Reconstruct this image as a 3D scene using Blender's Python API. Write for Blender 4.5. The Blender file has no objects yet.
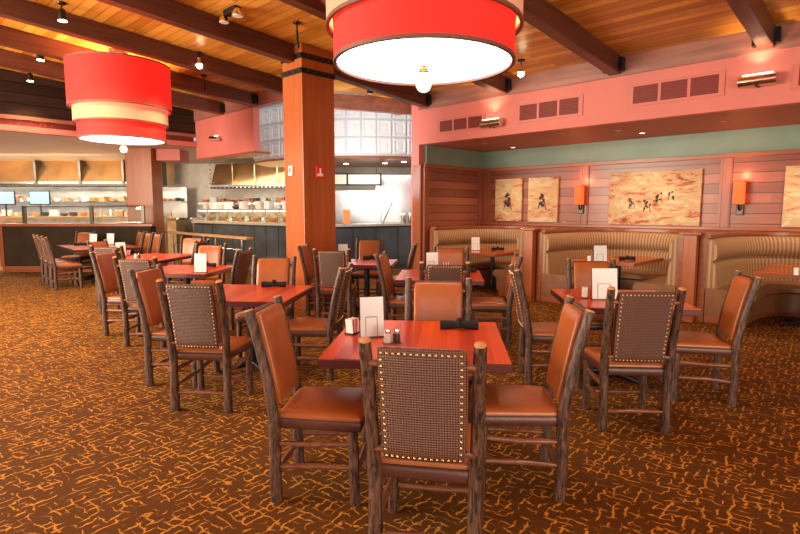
import bpy, bmesh, math, random
from mathutils import Vector, Matrix, noise
PI = math.pi
C = bpy.context.scene.collection
R = math.radians
rnd = random.Random(7)

# ------------------------------------------------------------------ camera geometry
H, F, PITCH = 1.55, 535.0, R(6.08)
def gp(px, py, z):
    """point on the horizontal plane z seen at image position px, py"""
    a = math.atan((py - 267) / F) + PITCH
    Y = (H - z) / math.tan(a)
    dep = Y * math.cos(PITCH) + (H - z) * math.sin(PITCH)
    return Vector(((px - 400) / F * dep, Y, z))
RA = R(-43.5)                       # direction of the room's walls
def rw(u, d, z=0.0):                # room frame -> world
    return Vector((u * math.cos(RA) - d * math.sin(RA), u * math.sin(RA) + d * math.cos(RA), z))
def ceil_z(d): return 4.412 - 0.078 * d
TA = R(-5.3)                        # direction of the dining tables

# ------------------------------------------------------------------ materials
MATS = {}
def new_mat(name):
    m = bpy.data.materials.new(name); m.use_nodes = True
    nt = m.node_tree; b = nt.nodes['Principled BSDF']
    MATS[name] = m
    return m, nt, b
def setin(n, k, v):
    if k in n.inputs: n.inputs[k].default_value = v
def col(c): return (c[0], c[1], c[2], 1)
def plain(name, c, rough=.5, metal=0, spec=.5, coat=0, emit=None, es=0, bump=0, bscale=40, var=0, vscale=6):
    m, nt, b = new_mat(name)
    setin(b, 'Base Color', col(c)); setin(b, 'Roughness', rough); setin(b, 'Metallic', metal)
    setin(b, 'Specular IOR Level', spec); setin(b, 'Coat Weight', coat); setin(b, 'Coat Roughness', .08)
    if emit: setin(b, 'Emission Color', col(emit)); setin(b, 'Emission Strength', es)
    tc = nt.nodes.new('ShaderNodeTexCoord')
    if var:
        n = nt.nodes.new('ShaderNodeTexNoise'); n.inputs['Scale'].default_value = vscale; n.inputs['Detail'].default_value = 4
        r = nt.nodes.new('ShaderNodeValToRGB')
        r.color_ramp.elements[0].position = .3; r.color_ramp.elements[1].position = .7
        r.color_ramp.elements[0].color = col([x * (1 - var) for x in c]); r.color_ramp.elements[1].color = col([min(1, x * (1 + var)) for x in c])
        nt.links.new(tc.outputs['Object'], n.inputs['Vector']); nt.links.new(n.outputs['Fac'], r.inputs['Fac']); nt.links.new(r.outputs['Color'], b.inputs['Base Color'])
    if bump:
        n = nt.nodes.new('ShaderNodeTexNoise'); n.inputs['Scale'].default_value = bscale; n.inputs['Detail'].default_value = 5
        bp = nt.nodes.new('ShaderNodeBump'); bp.inputs['Strength'].default_value = bump; bp.inputs['Distance'].default_value = .01
        nt.links.new(tc.outputs['Object'], n.inputs['Vector']); nt.links.new(n.outputs['Fac'], bp.inputs['Height']); nt.links.new(bp.outputs['Normal'], b.inputs['Normal'])
    return m
def math_node(nt, op, a, b=None, c=None):
    n = nt.nodes.new('ShaderNodeMath'); n.operation = op
    for i, v in enumerate((a, b, c)):
        if v is None: continue
        if isinstance(v, (int, float)): n.inputs[i].default_value = v
        else: nt.links.new(v, n.inputs[i])
    return n.outputs[0]
def wood(name, c1, c2, axis='X', rough=.35, plank=0, plank_axis='Y', seam=.03, grain=1.0, bump=.15, coat=0, length=2.4, spec=.5):
    """wood with grain along axis; optional planks stepped along plank_axis"""
    m, nt, b = new_mat(name); L = nt.links
    tc = nt.nodes.new('ShaderNodeTexCoord'); sep = nt.nodes.new('ShaderNodeSeparateXYZ'); L.new(tc.outputs['Object'], sep.inputs[0])
    mp = nt.nodes.new('ShaderNodeMapping'); s = {'X': (1.2, 26, 26), 'Y': (26, 1.2, 26), 'Z': (26, 26, 1.2)}[axis]
    mp.inputs['Scale'].default_value = [v * grain for v in s]; L.new(tc.outputs['Object'], mp.inputs['Vector'])
    n = nt.nodes.new('ShaderNodeTexNoise'); n.inputs['Scale'].default_value = 1; n.inputs['Detail'].default_value = 6; n.inputs['Roughness'].default_value = .65
    fac = n.outputs['Fac']
    vec = mp.outputs['Vector']
    if plank:
        pi = math_node(nt, 'FLOOR', math_node(nt, 'DIVIDE', sep.outputs[plank_axis], plank))
        fr = math_node(nt, 'FRACT', math_node(nt, 'DIVIDE', sep.outputs[plank_axis], plank))
        wn = nt.nodes.new('ShaderNodeTexWhiteNoise'); wn.noise_dimensions = '1D'; L.new(pi, wn.inputs['W'])
        # end joints along the grain axis
        off = math_node(nt, 'ADD', math_node(nt, 'DIVIDE', sep.outputs[axis], length), math_node(nt, 'MULTIPLY', wn.outputs['Value'], 7.3))
        seg = math_node(nt, 'FLOOR', off)
        wn2 = nt.nodes.new('ShaderNodeTexWhiteNoise'); wn2.noise_dimensions = '2D'
        cb = nt.nodes.new('ShaderNodeCombineXYZ'); L.new(pi, cb.inputs[0]); L.new(seg, cb.inputs[1]); L.new(cb.outputs[0], wn2.inputs['Vector'])
        ad = nt.nodes.new('ShaderNodeVectorMath'); ad.operation = 'ADD'; L.new(mp.outputs['Vector'], ad.inputs[0])
        sc = nt.nodes.new('ShaderNodeVectorMath'); sc.operation = 'SCALE'; sc.inputs['Scale'].default_value = 30; L.new(wn2.outputs['Color'], sc.inputs[0]); L.new(sc.outputs[0], ad.inputs[1]); vec = ad.outputs[0]
    L.new(vec, n.inputs['Vector'])
    if plank:
        fac = math_node(nt, 'ADD', math_node(nt, 'MULTIPLY', n.outputs['Fac'], .55), math_node(nt, 'MULTIPLY', wn2.outputs['Value'], .45))
    r = nt.nodes.new('ShaderNodeValToRGB'); r.color_ramp.elements[0].position = .28; r.color_ramp.elements[1].position = .72
    r.color_ramp.elements[0].color = col(c1); r.color_ramp.elements[1].color = col(c2); L.new(fac, r.inputs['Fac'])
    out = r.outputs['Color']
    hgt = n.outputs['Fac']
    if plank:
        edge = math_node(nt, 'LESS_THAN', fr, seam)
        mx = nt.nodes.new('ShaderNodeMix'); mx.data_type = 'RGBA'; L.new(edge, mx.inputs['Factor']); L.new(out, mx.inputs[6]); mx.inputs[7].default_value = col([x * .25 for x in c1])
        out = mx.outputs[2]
        hgt = math_node(nt, 'SUBTRACT', math_node(nt, 'MULTIPLY', n.outputs['Fac'], .2), math_node(nt, 'MULTIPLY', edge, 1.0))
    L.new(out, b.inputs['Base Color'])
    bp = nt.nodes.new('ShaderNodeBump'); bp.inputs['Strength'].default_value = bump; bp.inputs['Distance'].default_value = .01; L.new(hgt, bp.inputs['Height']); L.new(bp.outputs['Normal'], b.inputs['Normal'])
    setin(b, 'Roughness', rough); setin(b, 'Coat Weight', coat); setin(b, 'Coat Roughness', .1); setin(b, 'Specular IOR Level', spec)
    return m

def make_carpet():
    m, nt, b = new_mat('carpet'); L = nt.links
    tc = nt.nodes.new('ShaderNodeTexCoord')
    def layer(rot, spacing, width, seed, dens):
        mp = nt.nodes.new('ShaderNodeMapping'); mp.inputs['Rotation'].default_value = (0, 0, rot); mp.inputs['Location'].default_value = (seed, seed * 1.7, 0); L.new(tc.outputs['Object'], mp.inputs['Vector'])
        sp = nt.nodes.new('ShaderNodeSeparateXYZ'); L.new(mp.outputs[0], sp.inputs[0]); U, V = sp.outputs['X'], sp.outputs['Y']
        nz = nt.nodes.new('ShaderNodeTexNoise'); nz.inputs['Scale'].default_value = 9; nz.inputs['Detail'].default_value = 3; nz.inputs['Roughness'].default_value = .6; L.new(mp.outputs[0], nz.inputs['Vector'])
        wob = math_node(nt, 'MULTIPLY', math_node(nt, 'SUBTRACT', nz.outputs['Fac'], .5), .10)
        jog = nt.nodes.new('ShaderNodeTexWhiteNoise'); jog.noise_dimensions = '1D'; L.new(math_node(nt, 'FLOOR', math_node(nt, 'DIVIDE', V, .09)), jog.inputs['W'])
        u2 = math_node(nt, 'ADD', math_node(nt, 'ADD', U, wob), math_node(nt, 'MULTIPLY', jog.outputs['Value'], spacing * .45))
        q = math_node(nt, 'DIVIDE', u2, spacing); row = math_node(nt, 'FLOOR', q)
        dist = math_node(nt, 'MULTIPLY', math_node(nt, 'ABSOLUTE', math_node(nt, 'SUBTRACT', math_node(nt, 'FRACT', q), .5)), spacing)
        cb = nt.nodes.new('ShaderNodeCombineXYZ'); L.new(math_node(nt, 'MULTIPLY', row, 5.37), cb.inputs[0]); L.new(math_node(nt, 'MULTIPLY', V, 9), cb.inputs[1])
        mk = nt.nodes.new('ShaderNodeTexNoise'); mk.inputs['Scale'].default_value = 1; mk.inputs['Detail'].default_value = 1; L.new(cb.outputs[0], mk.inputs['Vector'])
        wd = math_node(nt, 'MULTIPLY', math_node(nt, 'MINIMUM', math_node(nt, 'MAXIMUM', math_node(nt, 'MULTIPLY', math_node(nt, 'SUBTRACT', mk.outputs['Fac'], dens), 9), 0), 1), width)
        return math_node(nt, 'MINIMUM', math_node(nt, 'MAXIMUM', math_node(nt, 'MULTIPLY', math_node(nt, 'SUBTRACT', wd, dist), 350), 0), 1)
    a = layer(R(38), .052, .0066, 3.3, .45)
    c = layer(R(-55), .050, .0056, 8.1, .46)
    f = math_node(nt, 'MINIMUM', math_node(nt, 'MAXIMUM', a, c), 1)
    fib = nt.nodes.new('ShaderNodeTexNoise'); fib.inputs['Scale'].default_value = 160; fib.inputs['Detail'].default_value = 2; L.new(tc.outputs['Object'], fib.inputs['Vector'])
    big = nt.nodes.new('ShaderNodeTexNoise'); big.inputs['Scale'].default_value = 3; L.new(tc.outputs['Object'], big.inputs['Vector'])
    base = nt.nodes.new('ShaderNodeMix'); base.data_type = 'RGBA'; base.inputs[6].default_value = (.042, .015, .003, 1); base.inputs[7].default_value = (.18, .066, .009, 1)
    L.new(fib.outputs['Fac'], base.inputs['Factor'])
    mx = nt.nodes.new('ShaderNodeMix'); mx.data_type = 'RGBA'; L.new(f, mx.inputs['Factor']); L.new(base.outputs[2], mx.inputs[6]); mx.inputs[7].default_value = (.62, .27, .035, 1)
    L.new(mx.outputs[2], b.inputs['Base Color']); setin(b, 'Roughness', .95); setin(b, 'Specular IOR Level', .15)
    bp = nt.nodes.new('ShaderNodeBump'); bp.inputs['Strength'].default_value = .4; bp.inputs['Distance'].default_value = .005
    L.new(math_node(nt, 'ADD', fib.outputs['Fac'], f), bp.inputs['Height']); L.new(bp.outputs['Normal'], b.inputs['Normal'])
make_carpet()

def make_bark():
    m, nt, b = new_mat('bark'); L = nt.links
    tc = nt.nodes.new('ShaderNodeTexCoord'); mp = nt.nodes.new('ShaderNodeMapping'); mp.inputs['Scale'].default_value = (70, 70, 14); L.new(tc.outputs['Object'], mp.inputs['Vector'])
    n = nt.nodes.new('ShaderNodeTexNoise'); n.inputs['Scale'].default_value = 1; n.inputs['Detail'].default_value = 6; n.inputs['Roughness'].default_value = .6; n.inputs['Distortion'].default_value = .6; L.new(mp.outputs[0], n.inputs['Vector'])
    r = nt.nodes.new('ShaderNodeValToRGB'); r.color_ramp.elements[0].position = .38; r.color_ramp.elements[1].position = .66
    r.color_ramp.elements[0].color = (.010, .0045, .003, 1); r.color_ramp.elements[1].color = (.16, .066, .038, 1); L.new(n.outputs['Fac'], r.inputs['Fac'])
    L.new(r.outputs['Color'], b.inputs['Base Color']); setin(b, 'Roughness', .45); setin(b, 'Specular IOR Level', .5)
    bp = nt.nodes.new('ShaderNodeBump'); bp.inputs['Strength'].default_value = .9; bp.inputs['Distance'].default_value = .006; L.new(n.outputs['Fac'], bp.inputs['Height']); L.new(bp.outputs['Normal'], b.inputs['Normal'])
make_bark()

def make_weave():
    m, nt, b = new_mat('weave'); L = nt.links
    tc = nt.nodes.new('ShaderNodeTexCoord')
    sep = nt.nodes.new('ShaderNodeSeparateXYZ'); L.new(tc.outputs['Object'], sep.inputs[0])
    k = 2 * PI / .0155
    a = math_node(nt, 'SINE', math_node(nt, 'MULTIPLY', math_node(nt, 'ADD', sep.outputs['X'], sep.outputs['Z']), k * .7))
    c = math_node(nt, 'SINE', math_node(nt, 'MULTIPLY', math_node(nt, 'SUBTRACT', sep.outputs['X'], sep.outputs['Z']), k * .7))
    f = math_node(nt, 'MULTIPLY_ADD', math_node(nt, 'MULTIPLY', a, c), .5, .5)
    r = nt.nodes.new('ShaderNodeValToRGB'); r.color_ramp.elements[0].color = (.022, .008, .005, 1); r.color_ramp.elements[1].color = (.21, .08, .048, 1); L.new(f, r.inputs['Fac'])
    L.new(r.outputs['Color'], b.inputs['Base Color']); setin(b, 'Roughness', .42)
    bp = nt.nodes.new('ShaderNodeBump'); bp.inputs['Strength'].default_value = .9; bp.inputs['Distance'].default_value = .004; L.new(f, bp.inputs['Height']); L.new(bp.outputs['Normal'], b.inputs['Normal'])
make_weave()

def make_stripe():
    m, nt, b = new_mat('stripe'); L = nt.links     # narrow upright stripes that follow the seat's sweep (UV.x = metres along it)
    uv = nt.nodes.new('ShaderNodeUVMap'); uv.uv_map = 'run'
    sep = nt.nodes.new('ShaderNodeSeparateXYZ'); L.new(uv.outputs[0], sep.inputs[0])
    s = math_node(nt, 'SINE', math_node(nt, 'MULTIPLY', sep.outputs['X'], 2 * PI / .06))
    s2 = math_node(nt, 'SINE', math_node(nt, 'MULTIPLY', sep.outputs['X'], 2 * PI / .02))
    f = math_node(nt, 'MULTIPLY_ADD', math_node(nt, 'ADD', s, math_node(nt, 'MULTIPLY', s2, .5)), .33, .5)
    r = nt.nodes.new('ShaderNodeValToRGB'); r.color_ramp.elements[0].color = (.17, .085, .036, 1); r.color_ramp.elements[1].color = (.55, .33, .17, 1); L.new(f, r.inputs['Fac'])
    L.new(r.outputs['Color'], b.inputs['Base Color']); setin(b, 'Roughness', .6)
make_stripe()

def make_art(name, seed, cols):
    m, nt, b = new_mat(name); L = nt.links
    tc = nt.nodes.new('ShaderNodeTexCoord'); mp = nt.nodes.new('ShaderNodeMapping'); mp.inputs['Location'].default_value = (seed, seed * .7, seed * 1.3); mp.inputs['Scale'].default_value = (1.6, 1, 4.5)
    L.new(tc.outputs['Object'], mp.inputs[0])
    n = nt.nodes.new('ShaderNodeTexNoise'); n.inputs['Scale'].default_value = 1.6; n.inputs['Detail'].default_value = 9; n.inputs['Roughness'].default_value = .7; n.inputs['Distortion'].default_value = 1.2; L.new(mp.outputs[0], n.inputs['Vector'])
    r = nt.nodes.new('ShaderNodeValToRGB'); e = r.color_ramp.elements
    e[0].position = .36; e[1].position = .64; e[0].color = col(cols[0]); e[1].color = col(cols[-1])
    for i, c in enumerate(cols[1:-1]):
        x = e.new(.36 + .28 * (i + 1) / (len(cols) - 1)); x.color = col(c)
    L.new(n.outputs['Fac'], r.inputs['Fac']); L.new(r.outputs['Color'], b.inputs['Base Color']); setin(b, 'Roughness', .7)
    bp = nt.nodes.new('ShaderNodeBump'); bp.inputs['Strength'].default_value = .3; bp.inputs['Distance'].default_value = .01; L.new(n.outputs['Fac'], bp.inputs['Height']); L.new(bp.outputs['Normal'], b.inputs['Normal'])
AC = [(.20, .07, .03), (.50, .17, .09), (.60, .38, .20), (.42, .36, .20), (.70, .56, .38), (.62, .28, .18)]
make_art('art_a', 3.1, AC); make_art('art_b', 9.4, AC); make_art('art_c', 17.7, AC); make_art('art_d', 5.2, AC)

def glass_mat(name, c, rough=.02, alpha=.04):
    m, nt, b = new_mat(name)
    g = nt.nodes.new('ShaderNodeBsdfGlossy'); g.inputs['Roughness'].default_value = rough; g.inputs['Color'].default_value = (1, 1, 1, 1)
    t = nt.nodes.new('ShaderNodeBsdfTransparent'); t.inputs['Color'].default_value = col(c)
    mx = nt.nodes.new('ShaderNodeMixShader'); mx.inputs[0].default_value = alpha
    nt.links.new(t.outputs[0], mx.inputs[1]); nt.links.new(g.outputs[0], mx.inputs[2]); nt.links.new(mx.outputs[0], nt.nodes['Material Output'].inputs['Surface'])
glass_mat('glass', (.95, .98, .97)); 

def shade_mat(name, c, em, es):
    m, nt, b = new_mat(name); L = nt.links
    setin(b, 'Base Color', col(c)); setin(b, 'Roughness', .8)
    tc = nt.nodes.new('ShaderNodeTexCoord'); mp = nt.nodes.new('ShaderNodeMapping'); mp.inputs['Scale'].default_value = (90, 90, 2)
    n = nt.nodes.new('ShaderNodeTexNoise'); n.inputs['Scale'].default_value = 1; n.inputs['Detail'].default_value = 3
    L.new(tc.outputs['Object'], mp.inputs[0]); L.new(mp.outputs[0], n.inputs['Vector'])
    L.new(math_node(nt, 'MULTIPLY', math_node(nt, 'MULTIPLY_ADD', n.outputs['Fac'], .35, .82), es), b.inputs['Emission Strength'])
    setin(b, 'Emission Color', col(em))
shade_mat('shade_red', (.62, .018, .014), (1, .018, .010), .52)
shade_mat('shade_cream', (.55, .28, .17), (1, .40, .22), .24)
shade_mat('sconce_shade', (.45, .03, .015), (1, .085, .014), 1.7)
plain('diffuser', (1, 1, 1), .5, emit=(1, .93, .85), es=5.0)
plain('bulb', (1, 1, 1), .3, emit=(1, .78, .45), es=26)
plain('shade_trim', (.17, .07, .05), .6)
plain('shade_inner', (.9, .5, .25), .7, emit=(1, .6, .25), es=1.5)
wood('ceiling_wood', (.50, .17, .018), (.88, .42, .07), axis='X', plank=.135, plank_axis='Y', rough=.32, seam=.05, bump=.25, length=3.0)
wood('beam_wood', (.060, .017, .010), (.16, .048, .026), axis='Y', rough=.4, grain=.6)
wood('header_wood', (.20, .075, .06), (.40, .17, .13), axis='X', rough=.45, grain=.5)
wood('header_wood_y', (.20, .075, .05), (.40, .17, .11), axis='Y', rough=.45, grain=.5)
wood('pillar_wood', (.29, .062, .012), (.46, .122, .026), axis='Z', rough=.35, grain=.5)
wood('panel_wood', (.20, .050, .028), (.35, .105, .058), axis='X', rough=.3, plank=.165, plank_axis='Z', seam=.075, grain=.6, bump=.4, length=40)
wood('trim_wood', (.22, .055, .018), (.39, .105, .035), axis='X', rough=.3, grain=.6)
wood('trim_wood_z', (.22, .055, .018), (.39, .105, .035), axis='Z', rough=.3, grain=.6)
wood('trim_dim', (.20, .052, .026), (.36, .11, .055), axis='Z', rough=.3, grain=.6)
wood('table_wood', (.40, .024, .004), (.68, .075, .010), axis='Y', rough=.3, plank=.085, plank_axis='X', seam=.012, grain=.5, bump=.03, coat=.15, length=30, spec=.35)
wood('booth_table_wood', (.50, .075, .012), (.78, .16, .025), axis='Y', rough=.2, plank=.11, plank_axis='X', seam=.012, grain=.5, bump=.03, coat=.5, length=30)
wood('dark_siding', (.022, .010, .007), (.070, .030, .020), axis='Y', rough=.7, plank=.2, plank_axis='Z', seam=.07, grain=.7, bump=.5, length=50, spec=.15)
wood('rung_wood', (.10, .032, .018), (.26, .09, .045), axis='X', rough=.35, grain=1.0)
plain('table_edge', (.075, .018, .022), .22, coat=.4)
wood('light_wood', (.40, .20, .075), (.60, .34, .14), axis='Z', rough=.4, grain=.4)
wood('cut_wood', (.42, .17, .06), (.62, .30, .12), axis='Z', rough=.6)
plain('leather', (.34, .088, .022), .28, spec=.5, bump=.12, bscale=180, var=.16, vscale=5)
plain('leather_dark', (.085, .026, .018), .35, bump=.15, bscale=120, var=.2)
plain('booth_leather', (.25, .10, .038), .38, var=.15, bump=.08)
plain('brass', (.75, .52, .28), .28, metal=1)
plain('black_metal', (.012, .011, .012), .35, metal=.3)
plain('chrome', (.75, .73, .70), .15, metal=1)
plain('steel', (.62, .60, .56), .24, metal=.9, var=.12, vscale=3)
plain('hood_steel', (.88, .58, .30), .26, metal=.95, var=.2, vscale=2.2)
plain('hood_bronze', (.42, .27, .13), .25, metal=.9, var=.3, vscale=2)
plain('steel_warm', (.74, .54, .32), .3, metal=.6, var=.3, vscale=5)
plain('steel_dark', (.10, .085, .07), .35, metal=.8)
plain('salmon', (.60, .165, .135), .6, var=.05, vscale=1.5)
plain('salmon_return', (.60, .17, .14), .6)
plain('vent_red', (.22, .030, .022), .5)
plain('vent_frame', (.56, .145, .115), .5)
plain('green_paint', (.17, .25, .195), .4, var=.12, vscale=2)
plain('soffit_paint', (.36, .13, .085), .6)
plain('kitchen_ceiling', (.62, .52, .43), .6)
plain('kitchen_wall', (.66, .60, .52), .35, var=.1)
plain('counter_front', (.035, .036, .036), .5, var=.25, vscale=3)
plain('counter_panel', (.06, .07, .078), .35, var=.35, vscale=2)
plain('half_wall_front', (.040, .024, .014), .75, spec=.15, var=.2, vscale=3)
plain('stone_top', (.45, .40, .35), .25, var=.25, vscale=20)
plain('white', (.86, .84, .80), .5)
plain('card_white', (.80, .84, .86), .35)
plain('card_ink', (.10, .16, .2), .5)
plain('paper_red', (.6, .07, .05), .6)
plain('napkin', (.010, .009, .010), .9, bump=.5, bscale=60)
plain('red_plastic', (.7, .02, .02), .35)
plain('tin', (.86, .89, .93), .25, metal=.15, spec=.6)
plain('tin_gap', (.55, .58, .62), .3, metal=.2)
plain('screen', (.1, .3, .5), .2, emit=(.35, .75, .95), es=1.0)
plain('tile_floor', (.20, .085, .045), .35, var=.2, vscale=4)
plain('warm_goods', (.62, .26, .09), .5, var=.5, vscale=12)
plain('pale_goods', (.75, .70, .62), .4, var=.15, vscale=12)
plain('dark_goods', (.05, .035, .03), .4)
plain('orange_goods', (.75, .22, .03), .5)
plain('bright_panel', (1, 1, 1), .5, emit=(1, .95, .85), es=7)
plain('lamp_strip', (1, 1, 1), .5, emit=(1, .85, .6), es=5)

# ------------------------------------------------------------------ mesh helpers
class MB:
    def __init__(self): self.v = []; self.f = []; self.uv = None
    def add(self, vs, fs):
        o = len(self.v); self.v += [Vector(p) for p in vs]; self.f += [[i + o for i in q] for q in fs]; return self
    def box(self, c, s, rz=0, ry=0, rx=0):
        M = Matrix.Translation(c) @ Matrix.Rotation(rz, 4, 'Z') @ Matrix.Rotation(ry, 4, 'Y') @ Matrix.Rotation(rx, 4, 'X')
        vs = [M @ Vector((x * s[0] / 2, y * s[1] / 2, z * s[2] / 2)) for x in (-1, 1) for y in (-1, 1) for z in (-1, 1)]
        return self.add(vs, [(0, 1, 3, 2), (4, 6, 7, 5), (0, 4, 5, 1), (2, 3, 7, 6), (0, 2, 6, 4), (1, 5, 7, 3)])
    def box2(self, a, b):
        return self.box([(a[i] + b[i]) / 2 for i in range(3)], [abs(b[i] - a[i]) for i in range(3)])
    def prism(self, poly, z0, z1):
        n = len(poly); z0f = z0 if callable(z0) else (lambda p: z0); z1f = z1 if callable(z1) else (lambda p: z1)
        vs = [(p[0], p[1], z0f(p)) for p in poly] + [(p[0], p[1], z1f(p)) for p in poly]
        return self.add(vs, [list(range(n))[::-1], list(range(n, 2 * n))] + [[i, (i + 1) % n, n + (i + 1) % n, n + i] for i in range(n)])
    def tube(self, pts, rad, n=10, caps=True, rough=0, seed=0, rings=None):
        pts = [Vector(p) for p in pts]
        if not isinstance(rad, (list, tuple)): rad = [rad] * len(pts)
        if rings:      # resample
            ds = [0]
            for i in range(1, len(pts)): ds.append(ds[-1] + (pts[i] - pts[i - 1]).length)
            np_, nr = [], []
            for j in range(rings + 1):
                t = ds[-1] * j / rings; i = 1
                while i < len(pts) - 1 and ds[i] < t: i += 1
                a = (t - ds[i - 1]) / max(1e-9, ds[i] - ds[i - 1]); np_.append(pts[i - 1].lerp(pts[i], a)); nr.append(rad[i - 1] + (rad[i] - rad[i - 1]) * a)
            for _ in range(2):
                q = np_[:]
                for j in range(1, rings): q[j] = (np_[j - 1] + np_[j] * 2 + np_[j + 1]) / 4
                np_ = q
            pts, rad = np_, nr
        vs, fs = [], []
        T0 = (pts[1] - pts[0]).normalized(); up = Vector((1, 0, 0)) if abs(T0.x) < .8 else Vector((0, 1, 0))
        for i, p in enumerate(pts):
            T = (pts[min(i + 1, len(pts) - 1)] - pts[max(i - 1, 0)]).normalized()
            A = (up - T * up.dot(T)).normalized(); B = T.cross(A)
            for k in range(n):
                a = 2 * PI * k / n; r = rad[i]
                if rough:
                    d = A * math.cos(a) + B * math.sin(a)
                    r *= 1 + rough * noise.noise(Vector((d.x * 3 + seed, d.y * 3 + d.z * 2, i * .55 + seed * 3))) + rough * .6 * noise.noise(Vector((d.x * 1.2 + seed * 5, d.y * 1.2, i * .18)))
                vs.append(p + (A * math.cos(a) + B * math.sin(a)) * r)
        for i in range(len(pts) - 1):
            for k in range(n):
                k2 = (k + 1) % n; fs.append((i * n + k, i * n + k2, (i + 1) * n + k2, (i + 1) * n + k))
        if caps: fs += [list(range(n))[::-1], list(range((len(pts) - 1) * n, len(pts) * n))]
        return self.add(vs, fs)
    def lathe(self, prof, c=(0, 0, 0), n=32):
        vs, fs = [], []
        for r, z in prof:
            for k in range(n):
                a = 2 * PI * k / n; vs.append((c[0] + r * math.cos(a), c[1] + r * math.sin(a), c[2] + z))
        for i in range(len(prof) - 1):
            for k in range(n):
                k2 = (k + 1) % n; fs.append((i * n + k, i * n + k2, (i + 1) * n + k2, (i + 1) * n + k))
        if prof[0][0] > 1e-6: fs.append(list(range(n))[::-1])
        if prof[-1][0] > 1e-6: fs.append(list(range((len(prof) - 1) * n, len(prof) * n)))
        return self.add(vs, fs)
    def ring(self, r0, r1, z0, z1, c=(0, 0, 0), n=48):          # hollow cylinder wall
        vs, fs = [], []
        pr = [(r0, z0), (r1, z0), (r1, z1), (r0, z1)]
        for r, z in pr:
            for k in range(n):
                a = 2 * PI * k / n; vs.append((c[0] + r * math.cos(a), c[1] + r * math.sin(a), c[2] + z))
        for i in range(4):
            j = (i + 1) % 4
            for k in range(n):
                k2 = (k + 1) % n; fs.append((i * n + k, i * n + k2, j * n + k2, j * n + k))
        return self.add(vs, fs)
    def rbox(self, s, r, n=6, f=None, c=(0, 0, 0), crown=0):
        """rounded, optionally crowned cushion; f deforms each point"""
        hx, hy, hz = s[0] / 2, s[1] / 2, s[2] / 2; idx = {}; vs, fs = [], []
        nx, ny, nz = n, n, max(2, n // 2 + 1)
        def P(i, j, k):
            key = (i, j, k)
            if key in idx: return idx[key]
            def m(t, h): # concentrate near the edge
                x = 2 * t - 1; return h * (math.copysign(abs(x) ** .7, x))
            p = Vector((m(i / nx, hx), m(j / ny, hy), m(k / nz, hz)))
            q = Vector((max(-hx + r, min(hx - r, p.x)), max(-hy + r, min(hy - r, p.y)), max(-hz + r, min(hz - r, p.z))))
            d = p - q
            if d.length > 1e-9: p = q + d.normalized() * r
            if crown and p.z > 0: p.z += crown * max(0, 1 - (p.x / hx) ** 2) * max(0, 1 - (p.y / hy) ** 2)
            if f: p = Vector(f(p))
            vs.append(p + Vector(c)); idx[key] = len(vs) - 1; return idx[key]
        for i in range(nx):
            for j in range(ny):
                fs.append((P(i, j, nz), P(i + 1, j, nz), P(i + 1, j + 1, nz), P(i, j + 1, nz))); fs.append((P(i, j, 0), P(i, j + 1, 0), P(i + 1, j + 1, 0), P(i + 1, j, 0)))
        for i in range(nx):
            for k in range(nz):
                fs.append((P(i, 0, k), P(i + 1, 0, k), P(i + 1, 0, k + 1), P(i, 0, k + 1))); fs.append((P(i, ny, k), P(i, ny, k + 1), P(i + 1, ny, k + 1), P(i + 1, ny, k)))
        for j in range(ny):
            for k in range(nz):
                fs.append((P(0, j, k), P(0, j, k + 1), P(0, j + 1, k + 1), P(0, j + 1, k))); fs.append((P(nx, j, k), P(nx, j + 1, k), P(nx, j + 1, k + 1), P(nx, j, k + 1)))
        return self.add(vs, fs)
    def ball(self, c, r, n=10, m=6, sz=1):
        pr = [(max(1e-7, r * math.sin(PI * i / m)), -r * sz * math.cos(PI * i / m)) for i in range(m + 1)]
        return self.lathe(pr, c, n)
    def build(self, name, mat, parent=None, loc=(0, 0, 0), rz=0, smooth=False, bevel=0):
        me = bpy.data.meshes.new(name); me.from_pydata([tuple(p) for p in self.v], [], self.f)
        bm = bmesh.new(); bm.from_mesh(me); bmesh.ops.remove_doubles(bm, verts=bm.verts, dist=1e-6); bmesh.ops.recalc_face_normals(bm, faces=bm.faces); bm.to_mesh(me); bm.free()
        me.materials.append(MATS[mat])
        if smooth:
            for p in me.polygons: p.use_smooth = True
            try: me.set_sharp_from_angle(angle=R(50))
            except Exception: pass
        o = bpy.data.objects.new(name, me); C.objects.link(o); o.location = loc; o.rotation_euler = (0, 0, rz)
        if parent: o.parent = parent
        if bevel:
            b = o.modifiers.new('bevel', 'BEVEL'); b.width = bevel; b.segments = 2; b.limit_method = 'ANGLE'
        return o
def tag(o, label=None, cat=None, group=None, kind=None):
    if label: o['label'] = label
    if cat: o['category'] = cat
    if group: o['group'] = group
    if kind: o['kind'] = kind
    return o
def empty(name, loc, rz=0, label=None, cat=None, group=None):
    o = bpy.data.objects.new(name, None); C.objects.link(o); o.location = loc; o.rotation_euler = (0, 0, rz); o.empty_display_size = .1
    return tag(o, label, cat, group)
def copy_tree(o, parent=None):
    c = o.copy(); C.objects.link(c)
    if parent: c.parent = parent
    for ch in list(o.children): copy_tree(ch, c)
    return c
def struct(name, mb, mat, loc=(0, 0, 0), rz=0, label=None, bevel=0, smooth=False):
    o = mb.build(name, mat, None, loc, rz, smooth, bevel); o['kind'] = 'structure'
    o['label'] = label or name.replace('_', ' '); o['category'] = name.split('_')[0]
    return o

# ------------------------------------------------------------------ room shell (room frame: x = along the booth wall, y = depth)
D0, DB, DL = 8.10, 10.16, 6.2        # pink wall, booth back wall, pink wall over the kitchen
struct('floor', MB().box2((-16, -3, -.1), (12, 26, 0)), 'carpet', label='carpet with golden twig pattern on brown over the whole dining room')
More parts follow.
